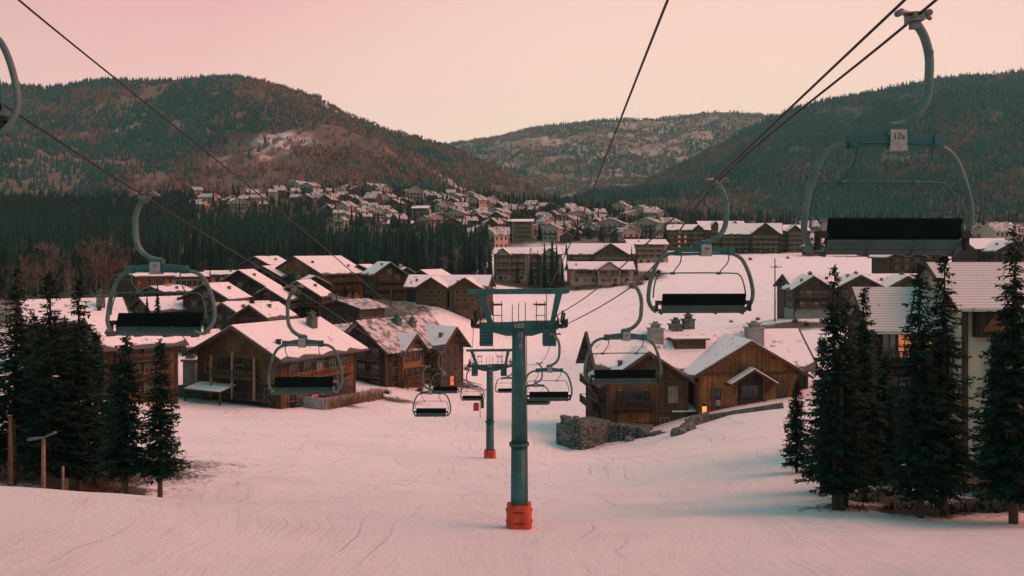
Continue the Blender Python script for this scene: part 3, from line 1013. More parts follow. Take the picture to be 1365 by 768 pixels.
# ------------------------------------------------------------------ houses
class House:
    def __init__(s, name, label, cat, loc, rot=0, group=None):
        s.root = empty(name, loc, R(rot), label, cat, group)

    def part(s, mb, name, mat, parent=None):
        return mb.build(name, mat, parent or s.root)

    def volume(s, W, D, H, rise, x=0, y=0, rz=0, z=0, wall='wood', roof='shingle', snow='roof_snow', ov=.9, ovg=1.0, base=3.0, plinth=None, trim='timber', snow_in=.22, roofname='roof', thick=.24):
        """A gabled body: ridge along its own y, gables at -y (front) and +y."""
        T = Matrix.Translation((x, y, z)) @ Matrix.Rotation(R(rz), 4, 'Z')
        s.T, s.W, s.D, s.H, s.rise = T, W, D, H, rise
        w = MB()
        pent = [(-W / 2, -D / 2, -base), (W / 2, -D / 2, -base), (W / 2, -D / 2, H), (0, -D / 2, H + rise - .02), (-W / 2, -D / 2, H)]
        w.prism([T @ Vector(p) for p in pent], T.to_3x3() @ Vector((0, D, 0)))
        s.wall = s.part(w, 'wall', M[wall])
        if plinth:
            p = MB()
            h = plinth[1]
            p.box((0, 0, (h - base) / 2), (W + .24, D + .24, h + base), T)
            s.part(p, 'plinth', M[plinth[0]])
        We = W / 2 + ov
        ze = H - ov * rise / (W / 2); zr = H + rise
        De = D / 2 + ovg
        th = thick
        r = MB()
        ch_ = [(-We, -De, ze), (0, -De, zr), (We, -De, ze), (We, -De, ze + th), (0, -De, zr + th * 1.15), (-We, -De, ze + th)]
        V = T.to_3x3() @ Vector((0, 2 * De, 0))
        for q in ((0, 1, 4, 5), (1, 2, 3, 4)):
            r.prism([T @ Vector(ch_[i]) for i in q], V)
        rf = s.part(r, roofname, M[roof])
        for yy in (-De - .03, De + .03):
            b = MB()
            for sx in (-1, 1):
                b.prism([T @ Vector(p) for p in ((0, yy - .03, zr + th + .02), (sx * (We + .05), yy - .03, ze + th), (sx * (We + .05), yy - .03, ze - .16), (0, yy - .03, zr - .16))], T.to_3x3() @ Vector((0, .07, 0)))
            s.part(b, 'barge_board', M[trim], rf)
        # purlin ends and corner posts
        c = MB()
        for sx in (-1, 1):
            for sy in (-1, 1):
                c.box((sx * (W / 2 + .02), sy * (D / 2 + .02), H / 2 - base / 2), (.3, .3, H + base - .1), T)
        for sy in (-1, 1):
            c.box((0, sy * (D / 2 + .04), H - .3), (W - .3, .16, .3), T); c.box((sy * (W / 2 + .04), 0, H - .3), (.16, D - .3, .3), T)
            for fx in (-.98, -.5, 0, .5, .98):
                zz = H + rise * (1 - abs(fx)) - .22
                c.box((fx * W / 2, sy * (D / 2 + ovg * .45), zz), (.2, ovg * .95, .24), T)
        s.part(c, 'timber_frame', M[trim])
        if snow:
            sn = MB()
            i = snow_in; a = .16
            nseg = max(4, int(D / 1.5))
            for sx in (-1, 1):
                # a snow sheet with a wandering lower edge
                top, low = [], []
                for k in range(nseg + 1):
                    yy = -De + i + (2 * De - 2 * i) * k / nseg
                    e = 1 - (i + random.uniform(0, .35) + (random.uniform(.2, .9) if random.random() < .3 else 0)) / We
                    top.append(Vector((0, yy, zr + th + a))); low.append(Vector((sx * We * e, yy, ze + (zr - ze) * (1 - e) + th + a * .8)))
                for k in range(nseg):
                    q = [top[k], low[k], low[k + 1], top[k + 1]]
                    d = Vector((0, 0, -a + .015))
                    sn.prism([T @ p for p in q], d)
            s.part(sn, 'roof_snow', M[snow], rf)
            for k in range(max(1, int(D / 7))):
                vx = random.choice((-1, 1)) * W * random.uniform(.12, .36); vy = random.uniform(-.4, .4) * D
                vz = H + rise * (1 - abs(vx) / (W / 2)) + th
                vb = MB(); vb.box((vx, vy, vz + .25), (.5, .6, .9), T); vb.box((vx, vy, vz + .74), (.7, .8, .12), T)
                s.part(vb, 'roof_vent', M['black'] if k % 2 else M['stone'], rf)
        s.We, s.De, s.ze, s.zr = We, De, ze, zr
        return rf

    def face(s, side):
        W, D = s.W, s.D
        if side == 'front': return s.T @ Matrix.Translation((0, -D / 2, 0))
        if side == 'back': return s.T @ Matrix.Translation((0, D / 2, 0)) @ Matrix.Rotation(R(180), 4, 'Z')
        if side == 'right': return s.T @ Matrix.Translation((W / 2, 0, 0)) @ Matrix.Rotation(R(90), 4, 'Z')
        return s.T @ Matrix.Translation((-W / 2, 0, 0)) @ Matrix.Rotation(R(-90), 4, 'Z')

    def window(s, side, a, z, w=1.1, h=1.3, pane='glass', frame='timber_pale', mull=1, name='window'):
        T = s.face(side)
        f = MB()
        t = .1
        for c, d in (((a, -.06, z + h), (w + 2 * t, .12, t)), ((a, -.08, z), (w + 2 * t + .1, .16, t)), ((a - w / 2 - t / 2, -.06, z + h / 2), (t, .12, h - t)), ((a + w / 2 + t / 2, -.06, z + h / 2), (t, .12, h - t))):
            f.box(c, d, T)
        for k in range(mull):
            f.box((a - w / 2 + w * (k + 1) / (mull + 1), -.05, z + h / 2), (.06, .07, h - t), T)
        o = s.part(f, name, M[frame])
        p = MB()
        p.box((a, -.02, z + h / 2), (w, .03, h - .02), T)
        s.part(p, 'pane', M[pane], o)
        return o

    def windows(s, side, cols, rows, span=None, z0=1.0, dz=2.8, w=1.1, h=1.35, lit=(), pale=(), skip=(), frame='timber_pale', pane='glass', mull=1):
        L = span or ((s.W if side in ('front', 'back') else s.D) - 2.4)
        k = 0
        for r in range(rows):
            for c in range(cols):
                a = -L / 2 + L * (c + .5) / cols
                if k not in skip:
                    s.window(side, a, z0 + r * dz, w, h, 'lit' if k in lit else 'glass_pale' if k in pale else pane, frame, mull)
                k += 1

    def balcony(s, side, a, z, L, d=1.3, rail='timber', posts=True, solid=False, drop=None, loggia_dark=True):
        T = s.face(side)
        b = MB()
        b.box((a, -d / 2, z), (L, d, .18), T)
        if posts:
            for sx in (-1, 1): b.bar(T @ Vector((a + sx * (L / 2 - .1), -.02, z - .8)), T @ Vector((a + sx * (L / 2 - .1), -d + .1, z - .1)), .14, .14)
        if drop:
            for sx in (-1, 1): b.box((a + sx * (L / 2 - .1), -d + .1, z - drop / 2 - .1), (.2, .2, drop), T)
        o = s.part(b, 'balcony', M[rail])
        if loggia_dark:
            lg = MB(); lg.box((a, -.004, z + 1.2), (L * .94, .03, 2.1), T); s.part(lg, 'loggia_dark', M['wood_dark' if loggia_dark is True else loggia_dark], o)  # flat dark boards put a recess's shade on the wall behind the balcony
        r = MB()
        r.box((a, -d + .04, z + 1.02), (L, .09, .1), T)
        for sx in (-1, 1): r.box((a + sx * (L / 2 - .05), -d / 2, z + 1.0), (.08, d - .02, .09), T)
        n = max(3, int(L / .3))
        if solid:
            for k in range(4): r.box((a, -d + .05, z + .24 + .2 * k), (L, .05, .16), T)
        else:
            for k in range(n + 1): r.box((a - L / 2 + .05 + (L - .1) * k / n, -d + .04, z + .53), (.1, .05, .9), T)
        s.part(r, 'railing', M[rail], o)

    def band(s, side, z, mat='timber', h=.28):
        T = s.face(side); L = s.W if side in ('front', 'back') else s.D
        b = MB(); b.box((0, -.05, z), (L - .1, .1, h), T)
        s.part(b, 'floor_beam', M[mat])

    def canopy(s, side, a, z, L, d=2.2, mat='shingle', snow=True, drop=None):
        T = s.face(side)
        b = MB()
        b.prism([T @ Vector(p) for p in ((a - L / 2, 0, z + .55), (a - L / 2, -d, z), (a - L / 2, -d, z + .16), (a - L / 2, 0, z + .75))], T.to_3x3() @ Vector((L, 0, 0)))
        o = s.part(b, 'canopy', M[mat])
        if drop:
            for sx in (-1, 1):
                pb = MB(); pb.box((a + sx * (L / 2 - .25), -d + .25, z - drop / 2), (.24, .24, drop), T)
                s.part(pb, 'canopy_post', M['timber'], o)
        if snow:
            sn = MB(); sn.prism([T @ Vector(p) for p in ((a - L / 2 + .1, -.1, z + .74), (a - L / 2 + .1, -d + .1, z + .18), (a - L / 2 + .1, -d + .12, z + .3), (a - L / 2 + .1, -.1, z + .9))], T.to_3x3() @ Vector((L - .2, 0, 0)))
            s.part(sn, 'roof_snow', M['snow'], o)

    def door(s, side, a, z, w=1.2, h=2.2, mat='wood_dark'):
        T = s.face(side)
        b = MB(); b.box((a, -.05, z + h / 2), (w, .1, h), T)
        for sx in (-1, 1): b.box((a + sx * (w / 2 + .07), -.07, z + h / 2), (.14, .14, h + .1), T)
        b.box((a, -.07, z + h + .12), (w + .28, .14, .14), T)
        s.part(b, 'door', M[mat])

    def chimney(s, x, y, z, h, w=1.2, mat='stone', cap=True, parent=None, T=None):
        T = T or s.T
        b = MB()
        b.box((x, y, z + h / 2), (w, w, h), T); b.box((x, y, z + h + .1), (w + .3, w + .3, .2), T)
        if cap:
            b.box((x, y, z + h + .45), (w * .6, w * .6, .5), T); b.box((x, y, z + h + .76), (w * .85, w * .85, .12), T); b.tube([T @ Vector((x, y, z + h + .8)), T @ Vector((x, y, z + h + 1.15))], w * .22, 8)
        s.part(b, 'chimney', M[mat], parent)

# ================================================================== the scene
make_ground()

# ------------------------------------------------------------------ hills and their woods
hillA = hill_surface([(-420, 150), (-200, 140), (-60, 112), (0, 116), (30, 116), (60, 121), (85, 116), (120, 108), (160, 108), (200, 111), (240, 105), (285, 103), (330, 109), (380, 121), (430, 140), (480, 160), (530, 178), (590, 193), (640, 214), (690, 240), (740, 266), (790, 286), (840, 294)],
                     [(-420, 250), (0, 262), (300, 262), (560, 268), (700, 281), (840, 292)], lambda u: 1130 - .03 * (u - 400), lambda u: 2150 if u < 560 else 2150 - (u - 560) * 2.6, lump=34, seed=2.3, power=.88, spur=16)
hillB = hill_surface([(520, 200), (600, 192), (660, 182), (720, 170), (780, 162), (830, 159), (870, 160), (910, 154), (950, 149), (1000, 151), (1050, 156), (1120, 160), (1250, 150)],
                     [(520, 285), (900, 285), (1250, 285)], 2300, 4300, lump=42, seed=6.1, power=.95, nu=180, spur=14)
hillC = hill_surface([(730, 293), (770, 280), (820, 262), (880, 236), (940, 205), (990, 176), (1040, 152), (1090, 138), (1140, 127), (1200, 115), (1260, 106), (1320, 100), (1365, 96), (1450, 90), (1600, 96), (1800, 120)],
                     [(730, 296), (900, 294), (1100, 300), (1800, 298)], lambda u: 1150, lambda u: 2450 if u > 1000 else 2450 - (1000 - u) * 2.2, lump=30, seed=11.7, power=.9, nu=240, spur=12)
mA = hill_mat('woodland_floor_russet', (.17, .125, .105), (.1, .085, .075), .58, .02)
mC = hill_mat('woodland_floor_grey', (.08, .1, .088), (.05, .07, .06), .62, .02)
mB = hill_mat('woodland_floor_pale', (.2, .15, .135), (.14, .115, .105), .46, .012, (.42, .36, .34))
hill_object('hill', hillA, mA)
hill_object('hill', hillB, mB)
hill_object('hill', hillC, mC)


def hill_wood(name, G, n, hgt, wid, decid, clear, seed, lab):
    """The wood on a hill reads as one mass: one mesh of thousands of small trees."""
    rng = np.random.default_rng(seed)
    nt_ = G.shape[0] - 11
    p = sample_grid(G, n, nt_, rng)
    dn = np.array([fbm(x, y, .0045, seed, 4) for x, y, z in p])
    cl = np.array([fbm(x, y, .0028, seed + 3.3, 4) for x, y, z in p])
    keep = rng.random(n) < np.clip(1.25 - np.maximum(0, cl - clear) * 6, .12, 1)
    # the crest line keeps only the odd tree breaking the skyline
    p, dn = p[keep], dn[keep]
    zn = (p[:, 2] - p[:, 2].min()) / (p[:, 2].max() - p[:, 2].min())
    isd = rng.random(len(p)) < np.clip(decid(p, zn) + dn * 1.5, .03, .93)
    Vs, Fs, Ms, off = [], [], [], 0
    for d, protos, mi in ((False, [cone_tree(3, 5, s) for s in (1, 2)], 0), (True, [fan_tree(7, s) for s in (1, 2, 3)], 1)):
        q = p[isd == d]
        pick = rng.integers(0, len(protos), len(q))
        for k, (pv, pf) in enumerate(protos):
            r = q[pick == k]
            if not len(r): continue
            h = hgt * rng.uniform(.6, 1.35, len(r)) * (.8 if d else 1)
            V, Fc = bulk(pv, pf, r - np.array([0, 0, 1.0]), wid * rng.uniform(.7, 1.3, len(r)) * (1.25 if d else 1), h, rng.uniform(0, 6.28, len(r)))
            Vs.append(V); Fs.append(Fc + off); off += len(V); Ms.append(np.full(len(Fc), mi))
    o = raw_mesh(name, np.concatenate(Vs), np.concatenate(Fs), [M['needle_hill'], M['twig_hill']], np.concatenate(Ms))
    tag(o, lab, 'forest', None, 'stuff')


hill_wood('hillside_forest', hillA, 62000, 12, 5.6, lambda p, zn: .3 + .85 * np.clip((p[:, 0] / p[:, 1] + .36) * 4.5, 0, 1) * np.clip(zn * 3 + .1, 0, 1), .2, 4, 'russet and dark green wood covering the long hill behind the village')
hill_wood('hillside_forest', hillB, 32000, 14, 8, lambda p, zn: .75 + 0 * zn, .02, 5, 'pale hazy wood with snowy clearings on the farthest hill')
hill_wood('hillside_forest', hillC, 52000, 13, 6, lambda p, zn: .0 + .3 * zn ** 3, .2, 6, 'dark green wood on the steep hill under the biggest chair')

# ------------------------------------------------------------------ ropes
ropes = {}


def rope(pts, r, label, n=10):
    mb = MB()
    mb.tube(smooth_path(pts, n), r, 7)
    o = mb.build('haul_rope', M['cable'])
    return tag(o, label, 'cable', 'ropes of the chairlift')


G1 = P(1219, 24, 14.0)
G2 = P(956, 243, 22.7)
G3 = P(846, 379, 31.4)
G4 = P(740, 447, 49.0)
G5 = P(719, 485, 76)
G6 = P(681, 482, 100)
back = G1 + (G1 - G2).normalized() * 9
T1 = P(692, 702, 50); T1.z = P(692, 702, 50).z
T2 = P(653, 614, 105)
t1r = P(744, 428, 50); t2r = P(678, 488, 105)
t1l = P(632, 428, 50); t2l = P(627, 488, 105)
far_end = Vector((-12, 300, -24))
rope([back, G1, G2, G3, G4 + Vector((.1, .8, .25)), t1r, G5, G6, t2r, t2r + Vector((-3, 75, -5.5)), t2r + Vector((-7, 160, -4))], .021, 'steel rope carrying the four chairs between the brown lodge and the frame edge')
q0 = P(1206, 0, 13.0)
rope([q0 + (q0 - t1r).normalized() * 8, q0, q0 * .62 + t1r * .38 + Vector((0, 0, -.12)), q0 * .3 + t1r * .7 + Vector((0, 0, -.12)), t1r + Vector((-.1, 0, .25))], .021, 'bare steel rope just above the rope of the big chairs')
a0 = P(890, 0, 13.0); a1 = P(730, 387, 50)
rope([a0 + (a0 - a1).normalized() * 8, a0, a0 * .62 + a1 * .38 + Vector((0, 0, -.25)), a0 * .3 + a1 * .7 + Vector((0, 0, -.22)), a1], .019, 'steep lone rope running down to the top frame of the tall lift tower')
L0 = P(-120, -128, 14); LD = P(588, 470, 78)
rope([L0 + Vector((.3, -9, 2.0)), L0, P(25, 0, 17), P(180, 126, 22.5), P(340, 255, 30), P(435, 333, 38), P(530, 416, 56), LD, t2l + Vector((0, 0, .25)), t2l + Vector((-2, 90, -6))], .019, 'upper rope slanting down across the russet hill')
GA = P(193, 262, 21.6); GB = P(392, 384, 33); GC = P(568, 489, 64)
rope([P(20, 150, 17) + (P(20, 150, 17) - GA).normalized() * 9, P(20, 150, 17), GA, GB, GC, t2l + Vector((0, -1, 0)), t2l + Vector((-1.5, 80, -7))], .019, 'lower rope with the two chairs before the dark forest')
rope([t1l, t1l * .5 + t2l * .5 + Vector((0, 0, -.35)), t2l], .019, 'short rope between the near sheaves of both lift towers')

# ------------------------------------------------------------------ chairs
c1 = make_chair('largest empty green chair with plate 17a hanging before the dark hill', '17a')
c1.location = G1
c1.rotation_euler.z = R(4)
ch2 = make_chair('empty green chair with plate 15 hanging before the dark forest', '15')
ch2.location = P(193, 262, 21.6); ch2.rotation_euler.z = R(180 - 6); ch2.scale = (1, 1, .9)
ch3 = make_chair('second largest chair hanging over the upper snow field', '16')


def put_chair(src, g, rz, label, s=1.0, zs=1.0):
    o = copy_tree(src)
    o.location = g; o.rotation_euler.z = R(rz); o.scale = (s, s, s * zs)
    o['label'] = label
    return o


ch3.location = G2; ch3.rotation_euler.z = R(3); ch3.scale = (1, 1, .9)
put_chair(ch3, G3, 3, 'empty chair hanging over the snowy roof of the stone based lodge', 1, .95)
put_chair(ch3, G4, 2, 'empty chair hanging just under the sheaves of the tall tower', 1, .98)
put_chair(ch3, G5, 2, 'chair half hidden behind the mast of the tall tower, lower one', 1, .95)
put_chair(ch3, G6, 2, 'small far chair peeping out at the far side of the mast', 1, .95)
put_chair(ch2, GB, 183, 'empty chair hanging before the big timber chalet with warm windows', 1, 1.05)
put_chair(ch2, GC, 180, 'small empty chair hanging lowest over the piste before the far tower', 1, .95)
put_chair(ch2, LD, 182, 'small empty chair just above and behind the lowest chair', 1, .95)
put_chair(ch2, t2l + Vector((0, -4, 0)), 180, 'small far chair hanging beside the mast of the shorter looking tower', 1, .9)
put_chair(ch2, L0, 176, 'chair cut off by the frame edge under the pink sky', 1, 1)

# ------------------------------------------------------------------ towers
tw = make_tower('tall teal lift tower with orange padded foot in the middle of the piste')
tw.location = T1 + Vector((0, 0, 0))
tw2 = copy_tree(tw)
tw2['label'] = 'farther teal lift tower with orange foot, smaller in the picture'
tw2.location = T2
tw2.scale = (.97, .97, .985)

mk = empty('marker_post', on_ground(640, 557), 0, 'thin post with a red padded box beside the farther lift tower', 'marker post')
b = MB(); b.tube([(0, 0, -.3), (0, 0, 4.6)], .05, 8); b.build('post', M['black'], mk)
b = MB(); b.box((-.62, 0, 1.6), (.85, .5, 1.1)); b.box((-.62, 0, 2.2), (.75, .45, .12)); b.build('red_pad', M['red'], mk)
b = MB(); b.box((.35, .0, 2.2), (.45, .4, 1.5)); b.tube([(.3, 0, 2.9), (.3, 0, 3.7)], .16, 8); b.build('control_box', M['black'], mk)

# ------------------------------------------------------------------ near trees
spots = [  # top v, base u, Y, radius, label
    (22, 352, 70, 2.3, 'tallest dark spruce at the frame edge beyond the snow lip'),
    (66, 360, 65, 2.1, 'dark spruce second from the frame edge, behind the lamp post'),
    (105, 368, 67, 2.1, 'dark spruce third from the frame edge, before the snowy roof'),
    (-22, 340, 66, 2.4, 'dark spruce cut by the frame edge beyond the snow lip'),
    (45, 415, 76, 2.0, 'shorter spruce wedged between the two tall edge spruces'),
    (86, 420, 78, 1.9, 'slim spruce behind the third tall edge spruce'),
    (168, 437, 63, 1.75, 'mid sized spruce with a clear stem below the big hanging chair'),
    (152, 480, 74, 1.4, 'thin spruce behind the mid sized one by the snowy run'),
    (214, 452, 62.5, 1.6, 'smallest spruce of the dark stand, last one before the open piste'),
    (128, 440, 71, 1.7, 'spruce between the edge stand and the mid sized one'),
    (1062, 508, 76, 1.15, 'little slim spruce by the corner of the brown lodge'),
    (1113, 352, 57.5, 1.75, 'tall spruce with twin pale stems next to the little one'),
    (1127, 400, 59, 1.6, 'spruce close behind the one with pale stems'),
    (1152, 383, 62, 1.7, 'spruce before the tiled low wing roof'),
    (1180, 470, 67, 1.4, 'low spruce under the lantern of the cream house'),
    (1226, 346, 55, 2.0, 'broad dark spruce before the cream wall, first of the touching pair'),
    (1258, 335, 56, 1.9, 'broad dark spruce before the cream wall, second of the touching pair'),
    (1352, 298, 52, 2.15, 'dark spruce at the frame edge covering half of the cream house'),
    (1408, 330, 58, 2.3, 'dark spruce at the frame edge behind the half covering one'),
    (1096, 450, 66, 1.3, 'slim spruce half hidden behind the pale stemmed one'),
    (1330, 440, 63, 1.5, 'low spruce at the foot of the cream house'),
]
for i, (u, vt, Y, rr, lab) in enumerate(spots):
    x = (u - UC) / F * Y
    z = zg(x, Y)
    H = (VH - vt) / F * Y - z
    edge = u < 300
    spruce(100 + i, H, rr, lab, (x, Y, z), random.uniform(0, 6), 'spruces around the piste', bare=(.2 if u in (168, 214) else .12 if edge else .1), dens=1.0, bark='bark_red' if edge else 'bark')
# second stem of the twin-stemmed tree and the bare poles at the left edge
for (u, vt, Y, r0, mat, lab, nm) in ((1121, 470, 57.2, .17, 'bark', 'pale bare stem close to the twin stemmed spruce', 'tree_stem'), (13, 556, 60, .17, 'bark_red', 'reddish bare stem standing at the frame edge behind the snow lip', 'tree_stem'), (19, 560, 66, .15, 'bark', 'grey bare stem just behind the reddish one', 'tree_stem')):
    x = (u - UC) / F * Y; z = zg(x, Y)
    b = MB(); h = (VH - vt) / F * Y - z
    b.tube([(0, 0, -.5), (.03, .02, h * .5), (0, 0, h)], [r0, r0 * .85, r0 * .6], 8)
    for k in range(9):
        a = k * 2.4; zz = h * (.35 + .07 * k)
        b.tube([(0, 0, zz), (math.cos(a) * .5, math.sin(a) * .5, zz - .15)], [.025, .008], 4)
    o = b.build(nm, M[mat]); o.location = (x, Y, z); tag(o, lab, 'tree stem')

# wooden lamp post with two flat lamp arms
x, Y = (58 - UC) / F * 55, 55
z = zg(x, Y)
lp = empty('lamp_post', (x, Y, z), 0, 'wooden lamp post with two pale flat lamp arms on the snow lip', 'lamp post')
h = (VH - 583) / F * Y - z
b = MB(); b.tube([(0, 0, -.5), (0, 0, h)], [.13, .1], 10); b.build('pole', M['post'], lp)
for (dx, dz) in ((-.82, -.08), (.66, .3)):
    b = MB(); b.bar((0, 0, h - .02), (dx, .0, h + dz), .26, .09); b.bar((dx * .35, 0, h + dz * .4 - .03), (dx, 0, h + dz - .05), .34, .1)
    b.build('lamp_head', M['paint_pale'], lp)
x, Y = (84 - UC) / F * 52, 52
z = zg(x, Y); h = (VH - 622) / F * Y - z
b = MB(); b.tube([(0, 0, -.4), (0, 0, h)], .07, 8)
o = b.build('wooden_post', M['post']); o.location = (x, Y, z); tag(o, 'short bare wooden post beside a reddish stub on the snow lip', 'post')
x = (88.5 - UC) / F * 51
z = zg(x, 51); b = MB(); b.tube([(0, 0, -.4), (0, 0, (VH - 638) / F * 51 - z)], .1, 8)
o = b.build('wooden_stub', M['bark_red']); o.location = (x, 51, z); tag(o, 'reddish stub leaning close to the short bare post', 'stub')

V, Fc = [], []
rgu = random.Random(8)
while len(Fc) < 16000:
    if rgu.random() < .5: x, y = rgu.uniform(-62, -19), rgu.uniform(56, 92)
    else: x, y = rgu.uniform(17, 48), rgu.uniform(53, 90)
    if float(soil_at(np.array([x]), np.array([y]))[0]) + .35 * fbm(x, y, .3, 2.2, 3) < .8 or (x > -24.5 * y / 64 + 1.5 and x < 0): continue
    z = zg(x, y)
    a = rgu.uniform(0, 6.28); h = rgu.uniform(.1, .5); w_ = rgu.uniform(.03, .09)
    for k in range(4):
        a += 1.7; b0 = len(V)
        V += [(x - w_ * math.sin(a), y + w_ * math.cos(a), z - .1), (x + w_ * math.sin(a), y - w_ * math.cos(a), z - .1), (x + math.cos(a) * h * .7, y + math.sin(a) * h * .7, z + h * rgu.uniform(.5, 1))]
        Fc.append((b0, b0 + 1, b0 + 2))
tag(raw_mesh('undergrowth', V, Fc, M['brush']), 'dark brown undergrowth below the spruces', 'undergrowth', None, 'stuff')

# ------------------------------------------------------------------ the timber chalet (west side of the run)
H1 = House('chalet', 'big timber chalet with broad snowy roof and warm lit windows by the piste', 'chalet', P(371, 533, 157), -29, 'chalets of the lower village')
H1.volume(16.5, 17, 8.1, 3.9, wall='wood', ov=1.7, ovg=1.7, base=4, snow_in=.15, plinth=('stone', .5))
H1.windows('front', 1, 1, z0=5.0, w=1.3, h=1.3, skip=())
for a in (-6.2,): H1.window('front', a, 4.9, 1.1, 1.3)
for a in (-2.4, -.2, 2.2): H1.window('front', a, 5.2, 1.8, 2.2, 'glass', 'timber')
for a in (-2.4, -.2, 2.2): H1.window('front', a, 2.0, 1.8, 2.1, 'glass', 'timber')
H1.window('front', 5.8, 1.6, 1.4, 1.6); H1.window('front', -6.2, 1.2, 1.2, 1.6)
H1.balcony('front', 0, 4.6, 8.4, 1.6, 'timber'); H1.balcony('front', 2.6, 1.5, 9.0, 1.5, 'wood_grey')
H1.canopy('front', -4.2, 2.5, 7.5, 3.4, drop=3.6); H1.door('front', -4.6, -.1, 1.6)
H1.band('front', 7.6); H1.band('right', 4.2); H1.band('front', 4.15)
H1.windows('right', 6, 1, z0=1.2, w=1.6, h=2.0, lit=(2, 3), pale=(1, 4))
H1.windows('right', 5, 1, z0=4.9, w=1.4, h=1.7, pale=(2,))
H1.balcony('right', 0, 4.4, 13, 1.4, 'wood_warm'); H1.balcony('right', 0, .9, 13.5, 1.4, 'wood_grey')
H1.windows('left', 4, 2)
H1.chimney(2.5, 5, 10.0, 2.6, 1.3)
b = MB()
b.box((-.1, -8.49, 5.5), (8.2, .05, 3.6)); b.box((.6, -8.49, 2.1), (8.6, .05, 2.9)); H1.part(b, 'recess_shade_front', M['wood_dark'])  # thin dark sheets painting the shade of recesses onto a flat front
for a, zz in ((-4.3, 5.6), (0, 6.2), (4.3, 5.6)):
    b = MB(); b.box((a, -9.9, zz / 2 + 1.8), (.26, .26, zz + .6)); H1.part(b, 'gable_post', M['timber_pale'])
rw = MB()
pa, pb, pc = on_ground(345, 536, 100), on_ground(432, 545, 100), on_ground(505, 531, 100)
for (p, q) in ((pa, pb), (pb, pc)):
    rw.bar(p + Vector((0, 0, .2)), q + Vector((0, 0, .2)), .6, 2.6)
tag(rw.build('retaining_wall', M['concrete']), 'low grey retaining wall with a corner below the big timber chalet', 'wall')
V, Fc = [], []
for k in range(900):
    t = random.random()
    p = pb.lerp(pc, t) + Vector((random.uniform(-.3, .9), random.uniform(-.6, .8), 0))
    p.z = zg(p.x, p.y)
    h = random.uniform(.8, 2.3); w = .06
    e = p + Vector((random.uniform(-.4, .4), random.uniform(-.4, .4), h))
    b0 = len(V); V += [(p.x - w, p.y, p.z - .2), (p.x + w, p.y, p.z - .2), tuple(e)]; Fc.append((b0, b0 + 1, b0 + 2))
tag(raw_mesh('dry_reeds', V, Fc, M['dry']), 'dry straw coloured reeds along the retaining wall', 'reeds', None, 'stuff')
tf = MB()
p, q = on_ground(236, 531, 100), on_ground(300, 533, 100)
for k in range(12):
    a, c = p.lerp(q, k / 12), p.lerp(q, (k + 1) / 12)
    w0, w1 = .12 * math.sin(k * 1.9), .12 * math.sin((k + 1) * 1.9)
    tf.prism([a + Vector((0, w0, -.3)), c + Vector((0, w1, -.3)), c + Vector((0, w1, 1.9)), a + Vector((0, w0, 1.9 + .1 * math.sin(k)))], (0, .06, 0))
gp = empty('stone_pillar', on_ground(246, 526, 100) + Vector((0, 3, 0)), 0, 'pale square stone pillar with snowy cap beside the green tarp fence', 'pillar')
b = MB(); b.box((0, 0, 2.2), (1.9, 1.9, 5.4)); b.build('shaft', M['concrete'], gp)
b = MB(); b.box((0, 0, 5.0), (2.5, 2.5, .3)); b.box((0, 0, 5.5), (1.3, 1.3, .8)); b.build('cap', M['stone'], gp)
b = MB(); b.box((0, 0, 5.2), (2.3, 2.3, .14)); b.box((0, 0, 5.97), (1.2, 1.2, .18)); b.build('snow_cap', M['snow'], gp)
fr = empty('fence', (0, 0, 0), 0, 'green tarp fence at the snow edge beside the big timber chalet', 'fence')
tf.build('tarp', M['net'], fr)
for k in range(5):
    a = p.lerp(q, k / 4); b = MB(); b.tube([a + Vector((0, .2, -.4)), a + Vector((0, .2, 2.1))], .06, 6); b.build('fence_post', M['timber'], fr)

# ------------------------------------------------------------------ grey-roofed chalet with side gables
H2 = House('chalet', 'tall chalet with grey roof and two gabled bays facing the piste', 'chalet', P(526, 519, 190), -35, 'chalets of the lower village')
H2.volume(12, 18, 9.0, 4.4, wall='wood_dark', snow=None, roof='grey_roof', ov=1.4, ovg=1.4, base=4)
for a in (-3.4, 0, 3.4):
    for z in (1, 4.0, 6.9): H2.window('front', a, z, 1.5, 1.7)
H2.balcony('front', 0, 6.6, 10); H2.balcony('front', 0, 3.6, 10); H2.band('right', 5.9)
H2.windows('right', 6, 3, z0=1.2, dz=2.7, lit=(8,), pale=(3, 10))
H2.chimney(1.5, -1, 11.2, 2.2, 1.3, 'net'); H2.chimney(2.2, 2.5, 10.4, 2.3, 1.2, 'stone')
H2.volume(5.6, 6.0, 8.2, 2.6, x=4.2, y=-3.2, rz=90, wall='wood_warm', roof='shingle', ov=.9, ovg=1.2, base=4, snow_in=.3)
H2.windows('front', 3, 2, z0=3.2, dz=2.9, w=.9, h=1.7, span=4.4, frame='timber'); H2.balcony('front', 0, 2.6, 6.2, 1.6, drop=2.6)
H2.band('front', 5.9, 'wood_warm')
H2.volume(6.4, 8.0, 8.6, 3.0, x=5.0, y=6.0, rz=90, wall='wood', roof='shingle', ov=1.0, ovg=1.4, base=4, snow_in=.3)
H2.windows('front', 3, 3, z0=.8, dz=2.8, w=1.0, h=1.8, span=5.2, frame='timber', lit=(1,)); H2.band('front', 3.2); H2.band('front', 6.0)
H2.balcony('right', 0, 5.6, 4, 1.0, 'wood_warm')
H2.windows('left', 3, 3, w=1.0)

